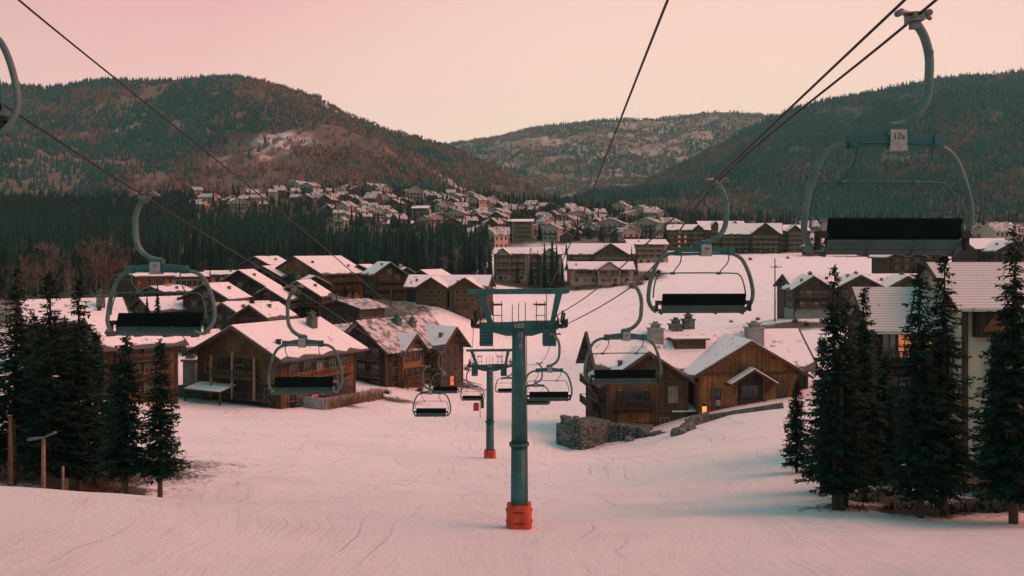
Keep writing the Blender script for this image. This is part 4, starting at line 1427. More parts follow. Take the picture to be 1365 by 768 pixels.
# ------------------------------------------------------------------ generic chalets of the lower village
def chalet(u, v, Y, W, D, H, rise, rot, label, wall='wood', floors=2, cols=4, side_cols=4, lit=(), pale=(), snow='roof_snow', name='chalet', cat='chalet', balc=True, ov=1.1, roof='shingle', chim=True, group='chalets of the lower village', plinth=None, frame='timber_pale', sides=('right',), rail='timber'):
    h = House(name, label, cat, P(u, v, Y), rot, group)
    h.volume(W, D, H, rise, wall=wall, snow=snow, ov=ov, base=4, roof=roof, plinth=plinth)
    dz = (H - .4) / floors
    h.windows('front', cols, floors, z0=.9, dz=dz, h=min(1.6, dz * .55), w=1.25, lit=lit, pale=pale, frame=frame)
    for sd in sides:
        h.windows(sd, side_cols, floors, z0=.9, dz=dz, h=min(1.6, dz * .55), w=1.2, lit=lit, pale=pale, frame=frame)
    if balc:
        for f in range(1, floors): h.balcony('front', 0, f * dz + .25, W * .86, 1.3, rail)
        for f in range(1, floors):
            if 'right' in sides: h.balcony('right', 0, f * dz + .25, D * .8, 1.2, rail)
    if rise > 2.2: h.window('front', 0, H + .15, 1.3, 1.2, frame=frame)
    if chim and random.random() < .5: h.chimney(W * random.uniform(-.25, .25), D * random.uniform(-.3, .3), H + rise * .5, rise * .5 + random.uniform(.3, 1.2), random.uniform(.8, 1.3), random.choice(('stone', 'beige', 'wood_dark')), cap=random.random() < .5)
    return h


Z0 = 'chalets of the lower village'
chalet(168, 527, 146, 10, 10.5, 8.2, 3.0, -44, 'brown chalet half hidden behind the dark spruces, snowy roof', 'wood', 3, 4, 4, lit=(), ov=1.6)
chalet(262, 496, 196, 9, 8, 5.6, 2.2, -44, 'low chalet whose pink snowy roof shows beside the big timber chalet', 'wood_dark', 2, 3, 4)
h = chalet(446, 500, 208, 13, 14, 9.0, 1.2, -30, 'honey coloured flat roofed house behind the big timber chalet', 'wood_warm', 3, 4, 4, snow=None, roof='grey_roof')
chalet(328, 410, 262, 15, 7.5, 5.4, 4.2, -10, 'dark chalet with a wide front gable in the middle of the lower village', 'wood_dark', 1, 3, 3, lit=(), sides=('right', 'left'))
chalet(288, 432, 232, 12, 7.5, 6.2, 3.0, -20, 'chalet with long snowy roof and one glowing window', 'wood_dark', 2, 3, 4, lit=(5,))
chalet(364, 424, 240, 8.5, 7, 4.8, 2.4, -10, 'small brown chalet with steep little front gable', 'wood', 2, 2, 3, lit=(3,))
chalet(405, 422, 246, 11, 7, 5.4, 3.2, -12, 'dark little chalet at the end of the snowy terrace', 'wood_dark', 2, 3, 3)
chalet(330, 436, 222, 12, 8, 3.8, 1.6, -72, 'low brown chalet with honey shutters under the small gable', 'wood_warm', 1, 3, 3, lit=(1,))
chalet(424, 397, 335, 22, 22, 8.4, 5.2, -30, 'large apartment chalet with orange walls below its long snowy roof', 'wood_warm', 3, 5, 6, lit=(), name='apartment_chalet', cat='apartment house')
chalet(362, 396, 330, 12, 10, 7.0, 3.0, -16, 'dark narrow chalet attached before the large apartment chalet', 'wood_dark', 3, 3, 3)
chalet(492, 393, 345, 14, 12, 7.4, 2.8, -22, 'grey chalet with a white chimney stack beside the large apartment chalet', 'wood_grey', 3, 4, 4, pale=(2, 6))
chalet(512, 396, 322, 10, 12, 7.6, 3.4, 24, 'dark chalet with its gable turned to the snowy run', 'wood_dark', 3, 3, 3, sides=('left',))
chalet(540, 397, 350, 11, 13, 7.4, 3.0, 10, 'narrow red brown chalet near the forest edge', 'wood_red', 3, 3, 3, sides=('left', 'right'))
h = chalet(600, 404, 305, 12, 24, 5.2, 3.0, 82, 'long low lodge with twin snowy gables above the earth bank', 'wood_dark', 2, 3, 6, sides=('left',), balc=False, chim=False)
for dy, a in ((-6.5, 1), (3.5, 1)):
    h.volume(9, 9, 5.0, 2.8, x=-5.5, y=dy, rz=-90, wall='wood', ov=1.1, base=4); h.windows('front', 3, 2, z0=.8, dz=2.4, h=1.3, w=1.1)
chalet(247, 398, 300, 16, 10, 6.6, .9, -64, 'pale flat house with two snowy roof terraces at the forest foot', 'beige', 2, 3, 5, pale=(1, 3), balc=False)
chalet(297, 390, 312, 11, 10, 5.6, .9, -64, 'small pale house with flat snowy roof at the forest foot', 'beige', 2, 3, 3, balc=False)
chalet(192, 412, 275, 9, 10, 9.0, .8, -38, 'orange boarded block behind the seat of the hanging chair', 'wood_warm', 3, 3, 3, balc=True, chim=False)
chalet(222, 418, 270, 9, 9, 6.0, 1.2, -30, 'grey house with snowy balconies beside the orange block', 'concrete', 3, 3, 3, pale=(2, 4, 5))
chalet(96, 470, 165, 16, 14, 5.5, 3.0, -60, 'low brown house whose snowy roof shows between the edge spruces', 'wood_dark', 2, 4, 4)

chalet(352, 448, 205, 7.5, 9, 4.2, 2.2, -20, 'tiny dark gabled hut right behind the ridge of the big timber chalet', 'wood_dark', 1, 2, 2)
chalet(312, 446, 212, 8, 6, 4.6, 2.0, -24, 'dark hut with stacked balconies behind the snowy lean-to roof', 'wood_grey', 2, 2, 3)
chalet(470, 436, 232, 12, 8, 4.8, 1.4, -35, 'low grey boarded annex between terrace and honey coloured house', 'wood_grey', 1, 3, 3, snow=None, roof='grey_roof')
chalet(416, 404, 300, 9, 10, 5.6, 2.4, 20, 'dark gabled house at the head of the snowy terrace', 'wood_dark', 2, 2, 3, sides=('left', 'right'))
chalet(355, 380, 345, 12, 11, 7.0, 2.6, -25, 'brown house rising behind the dark narrow chalet', 'wood', 3, 3, 3)
chalet(215, 440, 232, 10, 9, 5.0, 2.4, -45, 'brown chalet between the orange block and the hanging chair', 'wood', 2, 3, 3, lit=(2,))
chalet(575, 392, 340, 10, 11, 5.6, 2.4, -30, 'small grey chalet behind the twin gabled low lodge', 'wood_grey', 2, 3, 3)

# terrace: snowy bank with poles, two chimneys-like pillars
for (u, v, Y, h_) in ((449, 410, 262, 4.2), (481, 412, 258, 5.2), (521, 408, 262, 4.8)):
    p = on_ground(u, v, 150); b = MB(); b.tube([(0, 0, -.5), (0, 0, h_)], .16, 6); b.box((0, 0, h_), (.5, .3, .2))
    o = b.build('terrace_post', M['timber']); o.location = p
    tag(o, 'dark wooden post standing on the snowy terrace behind the grey roofed chalet', 'post', 'posts on the snowy terrace')

# ------------------------------------------------------------------ the lodge on the east side
H3 = House('lodge', 'long brown lodge with stone base, two front gables and snowy roof', 'lodge', P(925, 565, 147), 7, 'lodges beside the piste')
Zb = H3.root.location.z


def zr(v, Y=141): return (VH - v) / F * Y - Zb


xr = lambda u, Y=141: (u - UC) / F * Y - H3.root.location.x
H3.volume(11.5, 29.5, 9.2, 4.2, x=0, y=0, rz=-90, wall='wood_dark', roof='shingle', snow='snow_thin' if 'snow_thin' in M else 'snow', ov=1.3, ovg=1.4, base=5, snow_in=.3)
main_T = H3.T.copy()
H3.windows('front', 3, 3, z0=.8, dz=2.9)
H3.windows('right', 9, 3, z0=.9, dz=2.9, w=1.2, h=1.6, span=27, pale=(12,), frame='timber')
for z in (3.0, 6.0): H3.balcony('front', 0, z, 9, 1.4, 'timber')
H3.chimney(1.6, -6.2, 10.6, 3.4, 1.9, 'concrete', T=main_T); H3.chimney(-.5, -2.6, 12.0, 2.4, 1.7, 'stone', T=main_T); H3.chimney(-.8, -.6, 12.2, 2.9, 1.5, 'stone', T=main_T); H3.chimney(2.0, 8.4, 10.4, 3.6, 2.2, 'concrete', T=main_T)
b = MB(); b.box((1.8, -1.6, 11.4), (3.2, 4.6, 2.4), main_T); H3.part(b, 'roof_dormer', M['wood_red'])
b = MB(); b.box((1.8, -1.6, 12.68), (4.2, 5.6, .2), main_T); b2 = H3.part(b, 'dormer_roof', M['shingle'])
b = MB(); b.box((1.8, -1.6, 12.85), (4.0, 5.3, .14), main_T); H3.part(b, 'roof_snow', M['snow'], b2)
# big gable
H3.volume(14.0, 9.0, 8.4, 4.0, x=4.4, y=-6.0, z=.5, wall='wood_warm', roof='shingle', ov=1.6, ovg=1.5, base=5, snow_in=.3, plinth=('stone', .9))
for a in (-4.6, 4.8): H3.window('front', a, 4.6, 1.2, 1.5, 'glass', 'timber')
H3.band('front', 3.6, 'timber'); H3.band('front', .3, 'timber')
b = MB(); b.box((.2, -4.49, 5.3), (3.6, .05, 6.6), H3.T); H3.part(b, 'recess_shade_bay', M['wood_dark'])  # flush dark sheet carrying the shade of a recess around the door
H3.window('front', .2, 4.3, 2.4, 2.2, 'glass', 'timber', 2); H3.door('front', -.3, .5, 1.6, 2.3)
H3.balcony('front', .2, 3.5, 3.8, 1.3, 'wood_red')
T = H3.face('front')
b = MB()
for sx in (-1, 1): b.prism([T @ Vector(p) for p in ((.2, 0, 8.6), (.2 + sx * 3.4, 0, 6.6), (.2 + sx * 3.4, 0, 6.85), (.2, 0, 8.9))], T.to_3x3() @ Vector((0, -2.0, 0)))
cg = H3.part(b, 'gable_canopy', M['timber'])
b = MB()
for sx in (-1, 1): b.prism([T @ Vector(p) for p in ((.2, -.1, 8.92), (.2 + sx * 3.3, -.1, 6.92), (.2 + sx * 3.3, -.1, 7.05), (.2, -.1, 9.06))], T.to_3x3() @ Vector((0, -1.8, 0)))
H3.part(b, 'roof_snow', M['snow'], cg)
b = MB()
for sx in (-1, 1):
    b = MB(); b.bar(T @ Vector((.2 + sx * 2.2, -.05, 5.4)), T @ Vector((.2 + sx * 2.6, -1.7, 7.0)), .22, .22); H3.part(b, 'brace', M['timber'], cg)
H3.windows('right', 3, 2, z0=1.2, dz=3.2)
H3.balcony('right', 0, 3.2, 7)
# small gable
H3.volume(11.0, 8.0, 7.9, 3.6, x=-9.4, y=-5.2, wall='wood_red', roof='shingle', ov=1.5, ovg=1.4, base=6, snow_in=.35, plinth=('stone', -.6))
T = H3.face('front')
b = MB(); b.box((-1.9, -.0, 3.2), (4.4, .03, 6.6), T); H3.part(b, 'cladding', M['wood_warm'])
H3.window('front', 3.6, 4.6, 1.2, 2.2, 'glass_pale', 'timber_pale', 2); H3.window('front', -2, 5.0, 2.4, 1.6, 'glass', 'timber'); H3.window('front', 2.4, .6, 1.2, 2.0)
H3.balcony('front', 1.5, -.2, 7.0, 1.7, 'wood_dark'); H3.balcony('front', -2.0, 4.1, 5.0, 1.3, 'wood_dark')
H3.band('front', 3.5)
H3.window('left', -1, 4.5, 1.2, 1.6); H3.window('left', 2, 1.5, 1.2, 1.6)
for z in (2.0, 4.6): H3.balcony('left', 0, z, 7, 1.2, 'timber')
# entrance between the gables
b = MB(); b.box((-3.35, -5.95, 2.0), (2.6, .3, 9.8)); H3.part(b, 'entrance_wall', M['wood_dark'])
H3.T = Matrix.Translation((-3.35, -6.1, 0)); H3.W, H3.D = 3.0, .02
H3.canopy('front', -.4, 3.2, 4.6, 3.4, drop=3.4); H3.door('front', 0, -.4, 1.7, 2.6); H3.window('front', 0, 5.4, 1.3, 2.0, 'glass_pale')
# lit lantern and pale lantern by the wall
for (u, v, w, hh, mat, lab) in ((939, 551, .55, 1.0, 'lamp', 'glowing orange lantern beside the wall of the brown lodge'), (957, 541, .6, .9, 'plate', 'unlit pale lantern on the low wall before the brown lodge')):
    p = on_ground(u, v + 7, 100)
    l = empty('lantern', p, 0, lab, 'lantern')
    b = MB(); b.box((0, 0, .15), (.3, .3, .9)); b.box((0, 0, .62), (w, w, .06)); b.box((0, 0, .66 + hh), (w + .12, w + .12, .08)); b.prism([(-w / 2, -w / 2, .7 + hh), (w / 2, -w / 2, .7 + hh), (0, -w / 2, .95 + hh)], (0, w, 0)); b.build('lantern_case', M['black'], l)
    b = MB(); b.box((0, 0, .64 + hh / 2), (w * .9, w * .9, hh - .04)); b.build('lantern_glass', M[mat], l)
# stone terrace below the west corner
e = [on_ground(750, 592, 80), on_ground(776, 599, 80), on_ground(806, 590, 80), on_ground(856, 582, 80), on_ground(902, 574, 80)]
top = (VH - 556) / F * 135
bm = bmesh.new()
rgs = random.Random(4)
for k, (p, q) in enumerate(zip(e[:-1], e[1:])):
    L = (q - p).length; nrm = Vector((q.y - p.y, p.x - q.x, 0)).normalized()
    x = 0
    hgt = top - .45 * k
    while x < L:
        w_ = rgs.uniform(.5, 1.1); z = min(p.z, q.z) - .7
        while z < hgt:
            h_ = rgs.uniform(.4, .8)
            c = p + (q - p).normalized() * (x + w_ / 2)
            r_ = bmesh.ops.create_icosphere(bm, subdivisions=2, radius=1)['verts']
            o_ = Vector((rgs.uniform(0, 50), rgs.uniform(0, 50), 0))
            for t in r_:
                d = .9 + .35 * noise.noise(t.co * 1.3 + o_)
                cc = Vector((max(-.8, min(.8, t.co.x)), max(-.8, min(.8, t.co.y)), max(-.75, min(.75, t.co.z)))) * d
                t.co = Vector((c.x, c.y, z + h_ / 2)) + (q - p).normalized() * cc.x * w_ * .68 + nrm * (cc.y * .7 + rgs.uniform(-.03, .03)) + Vector((0, 0, cc.z * h_ * .72))
            z += h_ * .86
        x += w_ * .9
    core = bmesh.ops.create_cube(bm, size=1)['verts']
    for t in core:
        v_ = t.co.copy()
        t.co = p + (q - p) * (v_.x + .5) - nrm * (.2 + 4.5 * (.5 - v_.y)) ; t.co.z = (min(p.z, q.z) - .8) if v_.z < 0 else hgt - .15
me = bpy.data.meshes.new('terrace_wall'); bm.to_mesh(me); bm.free(); me.materials.append(M['stone'])
o = bpy.data.objects.new('terrace_wall', me); COL.objects.link(o)
tag(o, 'rough stone terrace wall below the corner of the brown lodge', 'wall')
for i, (u, v, s) in enumerate(((757, 580, 1.3), (770, 588, 1.1), (783, 592, 1.0), (903, 575, .9), (915, 570, 1.0), (838, 583, .6), (765, 566, 1.1), (795, 588, .8))):
    p = on_ground(u, v + 4, 80)
    rg = random.Random(i)
    bm = bmesh.new(); bmesh.ops.create_icosphere(bm, subdivisions=3, radius=1)
    for w_ in bm.verts:
        d = 1 + .3 * noise.noise(w_.co * 1.6 + Vector((i * 7, 0, 0))) + .1 * noise.noise(w_.co * 5)
        w_.co = Vector((w_.co.x * d * 1.1, w_.co.y * d, w_.co.z * d * .85)) * s
    me = bpy.data.meshes.new('boulder'); bm.to_mesh(me); bm.free(); me.materials.append(M['stone'])
    o = bpy.data.objects.new('boulder', me); COL.objects.link(o); o.location = p + Vector((0, -.8, s * .25)); o.rotation_euler.z = i
    tag(o, ['big grey boulder at the outer corner of the stone terrace', 'grey boulder in front of the stone terrace wall', 'grey boulder at the inner end of the stone terrace wall', 'mossy boulder below the entrance of the brown lodge', 'mossy boulder beside the steps of the brown lodge', 'small dark stone lying on the snow before the brown lodge', 'grey boulder on top of the stone terrace corner', 'small grey boulder between terrace wall and snow'][i], 'boulder')
lw = MB()
p, q = on_ground(915, 572, 90), on_ground(945, 562, 90)
q2 = on_ground(1045, 546, 90)
lw.bar(p + Vector((0, 0, .4)), q + Vector((0, 0, .4)), .5, 1.6); lw.bar(q + Vector((0, .2, .3)), q2 + Vector((0, .2, .3)), .5, 1.0)
tag(lw.build('garden_wall', M['stone']), 'low stone wall along the snow bank before the brown lodge', 'wall')
pf = empty('fence', (0, 0, 0), 0, 'dark wooden deck fence at the far end of the brown lodge', 'fence')
p, q = P(1042, 540, 141), P(1078, 536, 141)
for k in range(9):
    a = p.lerp(q, k / 8); b = MB(); b.box(a + Vector((0, 0, .2)), (.12, .12, 2.4)); b.build('fence_post', M['timber'], pf)
b = MB(); b.bar(p + Vector((0, -.1, 1.2)), q + Vector((0, -.1, 1.2)), .08, .16); b.bar(p + Vector((0, -.1, .2)), q + Vector((0, -.1, .2)), .08, .16); b.build('fence_rail', M['timber'], pf)

# ------------------------------------------------------------------ cream house at the east edge
H4 = House('house', 'cream rendered house with snow dusted tiled roofs behind the dark spruces', 'house', P(1345, 590, 82), -3, 'lodges beside the piste')
zb = H4.root.location.z
zz = lambda v, Y: (VH - v) / F * Y - zb
H4.volume(11, 15, zz(404, 78), zz(354, 82) - zz(404, 78), x=1.8, y=0, rz=-90, wall='cream', roof='tile_snow', snow=None, ov=1.0, ovg=.9, base=5)
T = H4.face('right')
b = MB(); b.box((-5.45, -.35, 10.25), (2.9, .7, 2.3), T); H4.part(b, 'loggia_dark', M['wood_dark'])
b = MB(); b.prism([T @ Vector(p) for p in ((-6.4, -.705, 9.55), (-4.6, -.705, 9.55), (-5.5, -.705, 10.95))], T.to_3x3() @ Vector((0, -.05, 0))); H4.part(b, 'gable_panel', M['wood_warm'])
b = MB(); b.box((-7.44, -.1, 5.0), (.3, .24, 12.6), T); H4.part(b, 'corner_board', M['timber'])
for z in (1.2, 4.4, 7.2):
    H4.balcony('right', -2.6, z, 6.2, 1.4, 'wood_dark', solid=True)
    for a_ in (-4.6, -2.6, -.4): H4.window('right', a_, z + .4, 1.2, 1.7, 'glass_pale' if a_ > -3 else 'glass', 'timber')
for z in (1.6, 5.0, 8.2): H4.window('right', 4.0, z, 1.5, 1.6, 'glass', 'timber')
# lower wing
H4.volume(7, 6.6, zz(432, 80), zz(388, 82) - zz(432, 80), x=-8.2, y=1.0, rz=-90, wall='wood_dark', roof='tile_snow', snow=None, ov=1.0, ovg=.8, base=5)
hb = H4.H
for a, l in ((-2.2, 'glass_pale'), (-1.0, 'lit'), (.4, 'glass'), (1.8, 'glass')): H4.window('right', a, hb - 2.7, 1.0, 2.1, l, 'timber', 1)  # pale and glowing panes stand in for pinkish and orange reflections
for a, l in ((-2.0, 'glass'), (-.9, 'glass_pale'), (.6, 'glass')): H4.window('right', a, hb - 5.9, 1.0, 1.7, l, 'timber', 1)
H4.balcony('right', 0, hb - 3.1, 6, 1.2, 'wood_dark'); H4.balcony('right', 0, hb - 6.3, 6, 1.2, 'wood_dark')
b = MB(); T = H4.face('right'); b.box((2.9, -.4, hb / 2 - 2.4), (.35, .3, hb + 3), T); H4.part(b, 'corner_pilaster', M['cream'])
lt = empty('wall_lantern', H4.root.matrix_basis @ (T @ Vector((.4, -1.5, hb - 1.6))), 0, 'small glowing orange lantern hanging on the dark wing of the cream house', 'lantern')
b = MB(); b.box((0, 0, .36), (.3, .3, .06)); b.tube([(0, 0, .36), (0, .0, 1.2)], .02, 5); b.box((0, 0, -.34), (.2, .2, .05)); b.build('lantern_case', M['black'], lt)
b = MB(); b.tube([(0, 0, -.3), (0, 0, -.1), (0, 0, .2), (0, 0, .32)], [.1, .22, .22, .1], 10); b.build('lantern_glass', M['lamp'], lt)

# ------------------------------------------------------------------ three-gabled lodge beyond the run
H5 = House('lodge', 'wide grey lodge with three snowy front gables and concrete ground floor', 'lodge', P(1140, 424, 264), 2, 'lodges beside the piste')
H5.volume(14, 35, 8.4, 2.8, x=0, y=3, rz=-90, wall='wood_grey', ov=1.2, base=5)
H5.windows('right', 10, 2, z0=3.4, dz=2.8, w=1.3, h=1.5, pale=(1, 4, 8, 13))
for k, (x, w) in enumerate(((-14.3, 9.5), (-2.2, 12.5), (9.8, 10.5))):
    H5.volume(w, 8, 8.2, 2.9 + .25 * (k == 1), x=x, y=-5, wall='wood_grey', ov=1.3, base=5, plinth=('concrete', 2.9))
    H5.windows('front', 4 if k != 1 else 4, 3, z0=.5, dz=2.8, w=1.2, h=1.4, pale=(4 + k, 6, 9), frame='timber_pale')
    H5.balcony('front', -.4, 3.1, w * .9, 1.2); H5.balcony('front', -.4, 5.9, w * .9, 1.2)
    if k == 0: H5.windows('left', 3, 3, z0=.5, dz=2.8)
    H5.chimney(1.8, 3.5, 9.6, 1.6, 1.4, 'stone')
chalet(1310, 352, 335, 22, 12, 5.0, 3.2, 86, 'brown lodge with broad snowy roof at the frame edge behind the cream house', 'wood_dark', 2, 3, 6, sides=('left',), balc=False)
h = chalet(1340, 356, 322, 12, 10, 5.2, 3.0, 4, 'gabled chalet with a pale stone pier and orange bench niche', 'wood_dark', 2, 3, 3, lit=(4,), sides=())
chalet(1198, 362, 318, 12, 12, 4.6, 2.6, 3, 'small dark chalet with snowy gable behind the three gabled lodge', 'wood_dark', 2, 3, 3, sides=())
chalet(1226, 358, 340, 13, 12, 4.6, 2.6, 8, 'second small dark chalet behind the three gabled lodge', 'wood_dark', 2, 3, 3, sides=())

# ------------------------------------------------------------------ apartment houses across the upper run
GA_ = 'apartment houses above the snow field'


def apartments(u, v, Y, W, D, H, rise, rot, label, wall, floors, cols, lit=(), pale=(), gables=(), rail='timber_pale'):
    """Long house with its ridge across the view and cross gables (x offset, width) on the front."""
    h = House('apartment_house', label, 'apartment house', P(u, v, Y), rot, GA_)
    h.volume(D, W, H, rise, rz=-90, wall=wall, ov=1.2, base=5)
    dz = H / floors
    h.windows('right', cols, floors, z0=.8, dz=dz, w=1.5, h=1.5, lit=lit, pale=pale, mull=1)
    for f in range(1, floors): h.balcony('right', 0, f * dz + .3, W * .9, 1.2, rail, posts=False)
    for gx, gw in gables:
        h.volume(gw, 5, H * .96, rise * 1.1, x=gx, y=-D / 2 - .5, wall=wall, ov=1.1, base=5)
        h.windows('front', max(2, int(gw / 3)), floors, z0=.8, dz=dz, w=1.5, h=1.5, pale=(1, 4))
        for f in range(1, floors): h.balcony('front', 0, f * dz + .3, gw * .9, 1.2, rail, posts=False)
    return h


apartments(683, 374, 485, 16, 12, 13.0, 2.6, -6, 'beige apartment house with three white balcony tiers behind the conifers', 'beige', 4, 4, pale=(2, 7), gables=((-3.5, 7),))
apartments(725, 374, 490, 16, 12, 13.0, 2.8, 4, 'beige apartment house half covered by the dark conifer clump', 'beige', 4, 4, pale=(1, 6), gables=((2, 8),))
apartments(800, 362, 530, 34, 14, 9.5, 5.0, 3, 'broad apartment house with one wide gable and a long snowy roof', 'wood_grey', 3, 10, pale=(3, 11, 17), gables=((4, 18),))
apartments(800, 377, 478, 30, 12, 6.6, 3.2, 3, 'low rosy apartment house standing before the broad gabled one', 'pinkish', 2, 7, pale=(1, 5, 9), gables=((3, 11),))
apartments(860, 352, 560, 22, 12, 11, 2.4, 8, 'grey apartment house by the leafless shrub at the snow field', 'beige', 4, 5, pale=(3, 8))
apartments(918, 338, 640, 26, 13, 15, 3.2, -10, 'apartment house with an orange glowing front beyond the snow field', 'wood_red', 5, 6, lit=(7, 9, 13, 14, 19, 20, 25), pale=(3,), gables=((6, 8),))
apartments(960, 338, 660, 30, 13, 17, 4.0, 5, 'tall brown apartment house with stepped snowy roofs', 'wood_red', 5, 7, pale=(4, 9, 21), gables=((-6, 9), (7, 10)))
apartments(1000, 338, 610, 36, 16, 12, 6.0, -14, 'dark hotel with a sweeping snowy roof at the top of the snow field', 'wood_dark', 4, 8, pale=(3, 14, 22), gables=((9, 17),))
apartments(1052, 338, 615, 20, 14, 14, 3.2, 4, 'grey balcony house at the end of the hotel row', 'wood_grey', 5, 5, pale=(2, 8, 13, 17), gables=((0, 9),))
apartments(545, 313, 830, 40, 12, 9.0, 2.0, -6, 'long pale apartment block on the hillside behind the forest', 'cream', 3, 12, pale=(5,))
apartments(562, 298, 870, 14, 12, 13, 2.0, -10, 'square rosy tower block on the hillside behind the forest', 'pinkish', 4, 4)
apartments(697, 325, 690, 14, 12, 15, 1.6, -4, 'pale rosy block on the slope over the conifer clump', 'pinkish', 5, 4, pale=(3, 8))
apartments(684, 322, 700, 6, 10, 14, 1.0, -4, 'narrow pale block next to the rosy block', 'pinkish', 5, 2)

# ------------------------------------------------------------------ far hillside village
def far_house(W, D, H, rise, wall, roof, floors, cols):
    mb = MB()
    mb.prism([(-W / 2, -D / 2, -4), (W / 2, -D / 2, -4), (W / 2, -D / 2, H), (0, -D / 2, H + rise), (-W / 2, -D / 2, H)], (0, D, 0), 0)
    We, De = W / 2 + 1, D / 2 + 1
    ze, zr_ = H - rise / (W / 2), H + rise
    for sx in (-1, 1):
        mb.prism([(0, -De, zr_), (sx * We, -De, ze), (sx * We, -De, ze + .5), (0, -De, zr_ + .6)], (0, 2 * De, 0), 1)
    dz = H / floors
    for f in range(floors):
        for c in range(cols):
            a = -W / 2 + W * (c + .5) / cols
            mb.box((a, -D / 2, f * dz + 1.5), (1.5, .2, 1.4), None, 2)
            for sx in (-1, 1): mb.box((sx * W / 2, -D / 2 + D * (c + .5) / cols, f * dz + 1.5), (.2, 1.5, 1.4), None, 2)
        if f: mb.box((0, -D / 2 - .6, f * dz + .3), (W * .9, 1.2, .9), None, 3)
    mb.box((W * .2, 0, H + rise), (1.2, 1.2, 2.4), None, 0)
    o = mb.build('village_house', [M[wall], M[roof], M['glass'], M['timber']])
    return o


protos = []
kinds = [(11, 12, 5, 2.6, 'wood', 'small timber house'), (15, 12, 7, 2.8, 'pinkish', 'rosy rendered house'), (13, 16, 7.5, 2.6, 'beige', 'beige rendered house'), (18, 12, 6, 3.4, 'wood_red', 'wide red brown chalet'),
         (10, 10, 6.5, 2.2, 'cream', 'little cream house'), (22, 13, 8.5, 3.0, 'beige', 'big pale chalet'), (14, 11, 5.5, 2.6, 'wood', 'low brown chalet')]
zones = [('at the top edge of the far hillside village', [(232, 252), (262, 263), (285, 268), (300, 272), (333, 262), (326, 272), (350, 268), (372, 262), (384, 258), (400, 256), (414, 258), (424, 262), (440, 262), (455, 260), (462, 264), (480, 252), (492, 254), (505, 258), (512, 262), (520, 268), (502, 266), (470, 270), (445, 270), (430, 272), (412, 270), (395, 268), (352, 276), (320, 280), (270, 280)]),
         ('in the middle of the far hillside village', [(440, 286), (452, 292), (468, 280), (485, 278), (498, 282), (512, 286), (526, 278), (540, 272), (556, 264), (566, 262), (575, 266), (585, 272), (596, 270), (604, 276), (612, 270), (622, 276), (635, 276), (590, 282), (600, 288), (615, 286), (630, 290), (645, 284), (655, 278), (668, 280), (520, 296), (505, 292), (480, 292), (465, 296), (575, 296), (588, 296), (610, 298), (628, 302)]),
         ('low on the slope behind the beige apartments', [(640, 298), (655, 296), (668, 294), (680, 288), (692, 284), (700, 284), (712, 286), (722, 296), (735, 298), (748, 290), (735, 284), (760, 288), (775, 292), (790, 296), (660, 308), (645, 312), (672, 306), (760, 304), (775, 308), (730, 310), (748, 314), (765, 318), (785, 312), (800, 310), (815, 314), (640, 326), (660, 330), (625, 318), (612, 310)]),
         ('under the dark hill beyond the snow field', [(800, 300), (815, 302), (828, 288), (842, 296), (855, 292), (868, 298), (880, 296), (850, 308), (865, 312), (880, 314), (840, 318), (826, 322), (895, 304), (1075, 330), (1092, 334), (1150, 330), (1290, 322), (1312, 318), (1330, 322), (1350, 316), (1340, 330), (1225, 332), (1210, 334), (1065, 318)])]
first = {}
kk = 0
for zone, pts in zones:
    for (u, v) in pts:
        for dup_ in range(2 if kk % 2 == 0 else 1):
            if dup_: u, v = u + random.choice((-11, -8, 9, 12)), v + random.choice((-5, -3, 3, 5))
            k = (kk * 5 + int(u) * 3) % len(kinds)
            W, D, Hh, rs, wall, desc = kinds[k]
            p = on_ground(u, v + 2, 400)
            if k not in first:
                first[k] = far_house(W, D, Hh, rs, wall, 'village_roof', 2 if Hh < 8 else 3, 3 if W < 16 else 5)
                o = first[k]
            else:
                o = first[k].copy(); COL.objects.link(o)
            o.location = p
            s = random.uniform(.6, .95)
            o.scale = (s, s, s * random.uniform(1.1, 1.6))
            o.rotation_euler.z = R(random.choice([-60, -35, -20, 5, 25, 70, 85, -80]) + random.uniform(-8, 8))
            tag(o, desc + ' with snowy roof ' + zone, 'house', desc + 's ' + zone)
            kk += 1

# ------------------------------------------------------------------ woods of middle distance
cp_ = [conifer_proto(s) for s in (1, 2, 3, 4)]
GF = 'conifers of the dark forest band behind the lower village'
used = [False] * 4
n_ind = 0
taken = []
houses_xy = [(o.location.x, o.location.y) for o in bpy.data.objects if o.parent is None and o.get('category') in ('chalet', 'apartment house', 'house', 'lodge')]


def clear_of(x, y, d):
    return all((x - a) ** 2 + (y - b_) ** 2 > d * d for a, b_ in houses_xy)


def put_conifer(x, y, s, lab, grp):
    k = random.randrange(4)
    if not used[k]: o = cp_[k]; used[k] = True
    else: o = copy_tree(cp_[k])
    o.location = (x, y, zg(x, y) - .3)
    o.scale = (s * random.uniform(.8, 1.15),) * 2 + (s * random.uniform(.85, 1.2),)
    o.rotation_euler.z = random.uniform(0, 6.28)
    tag(o, lab, 'conifer', grp)


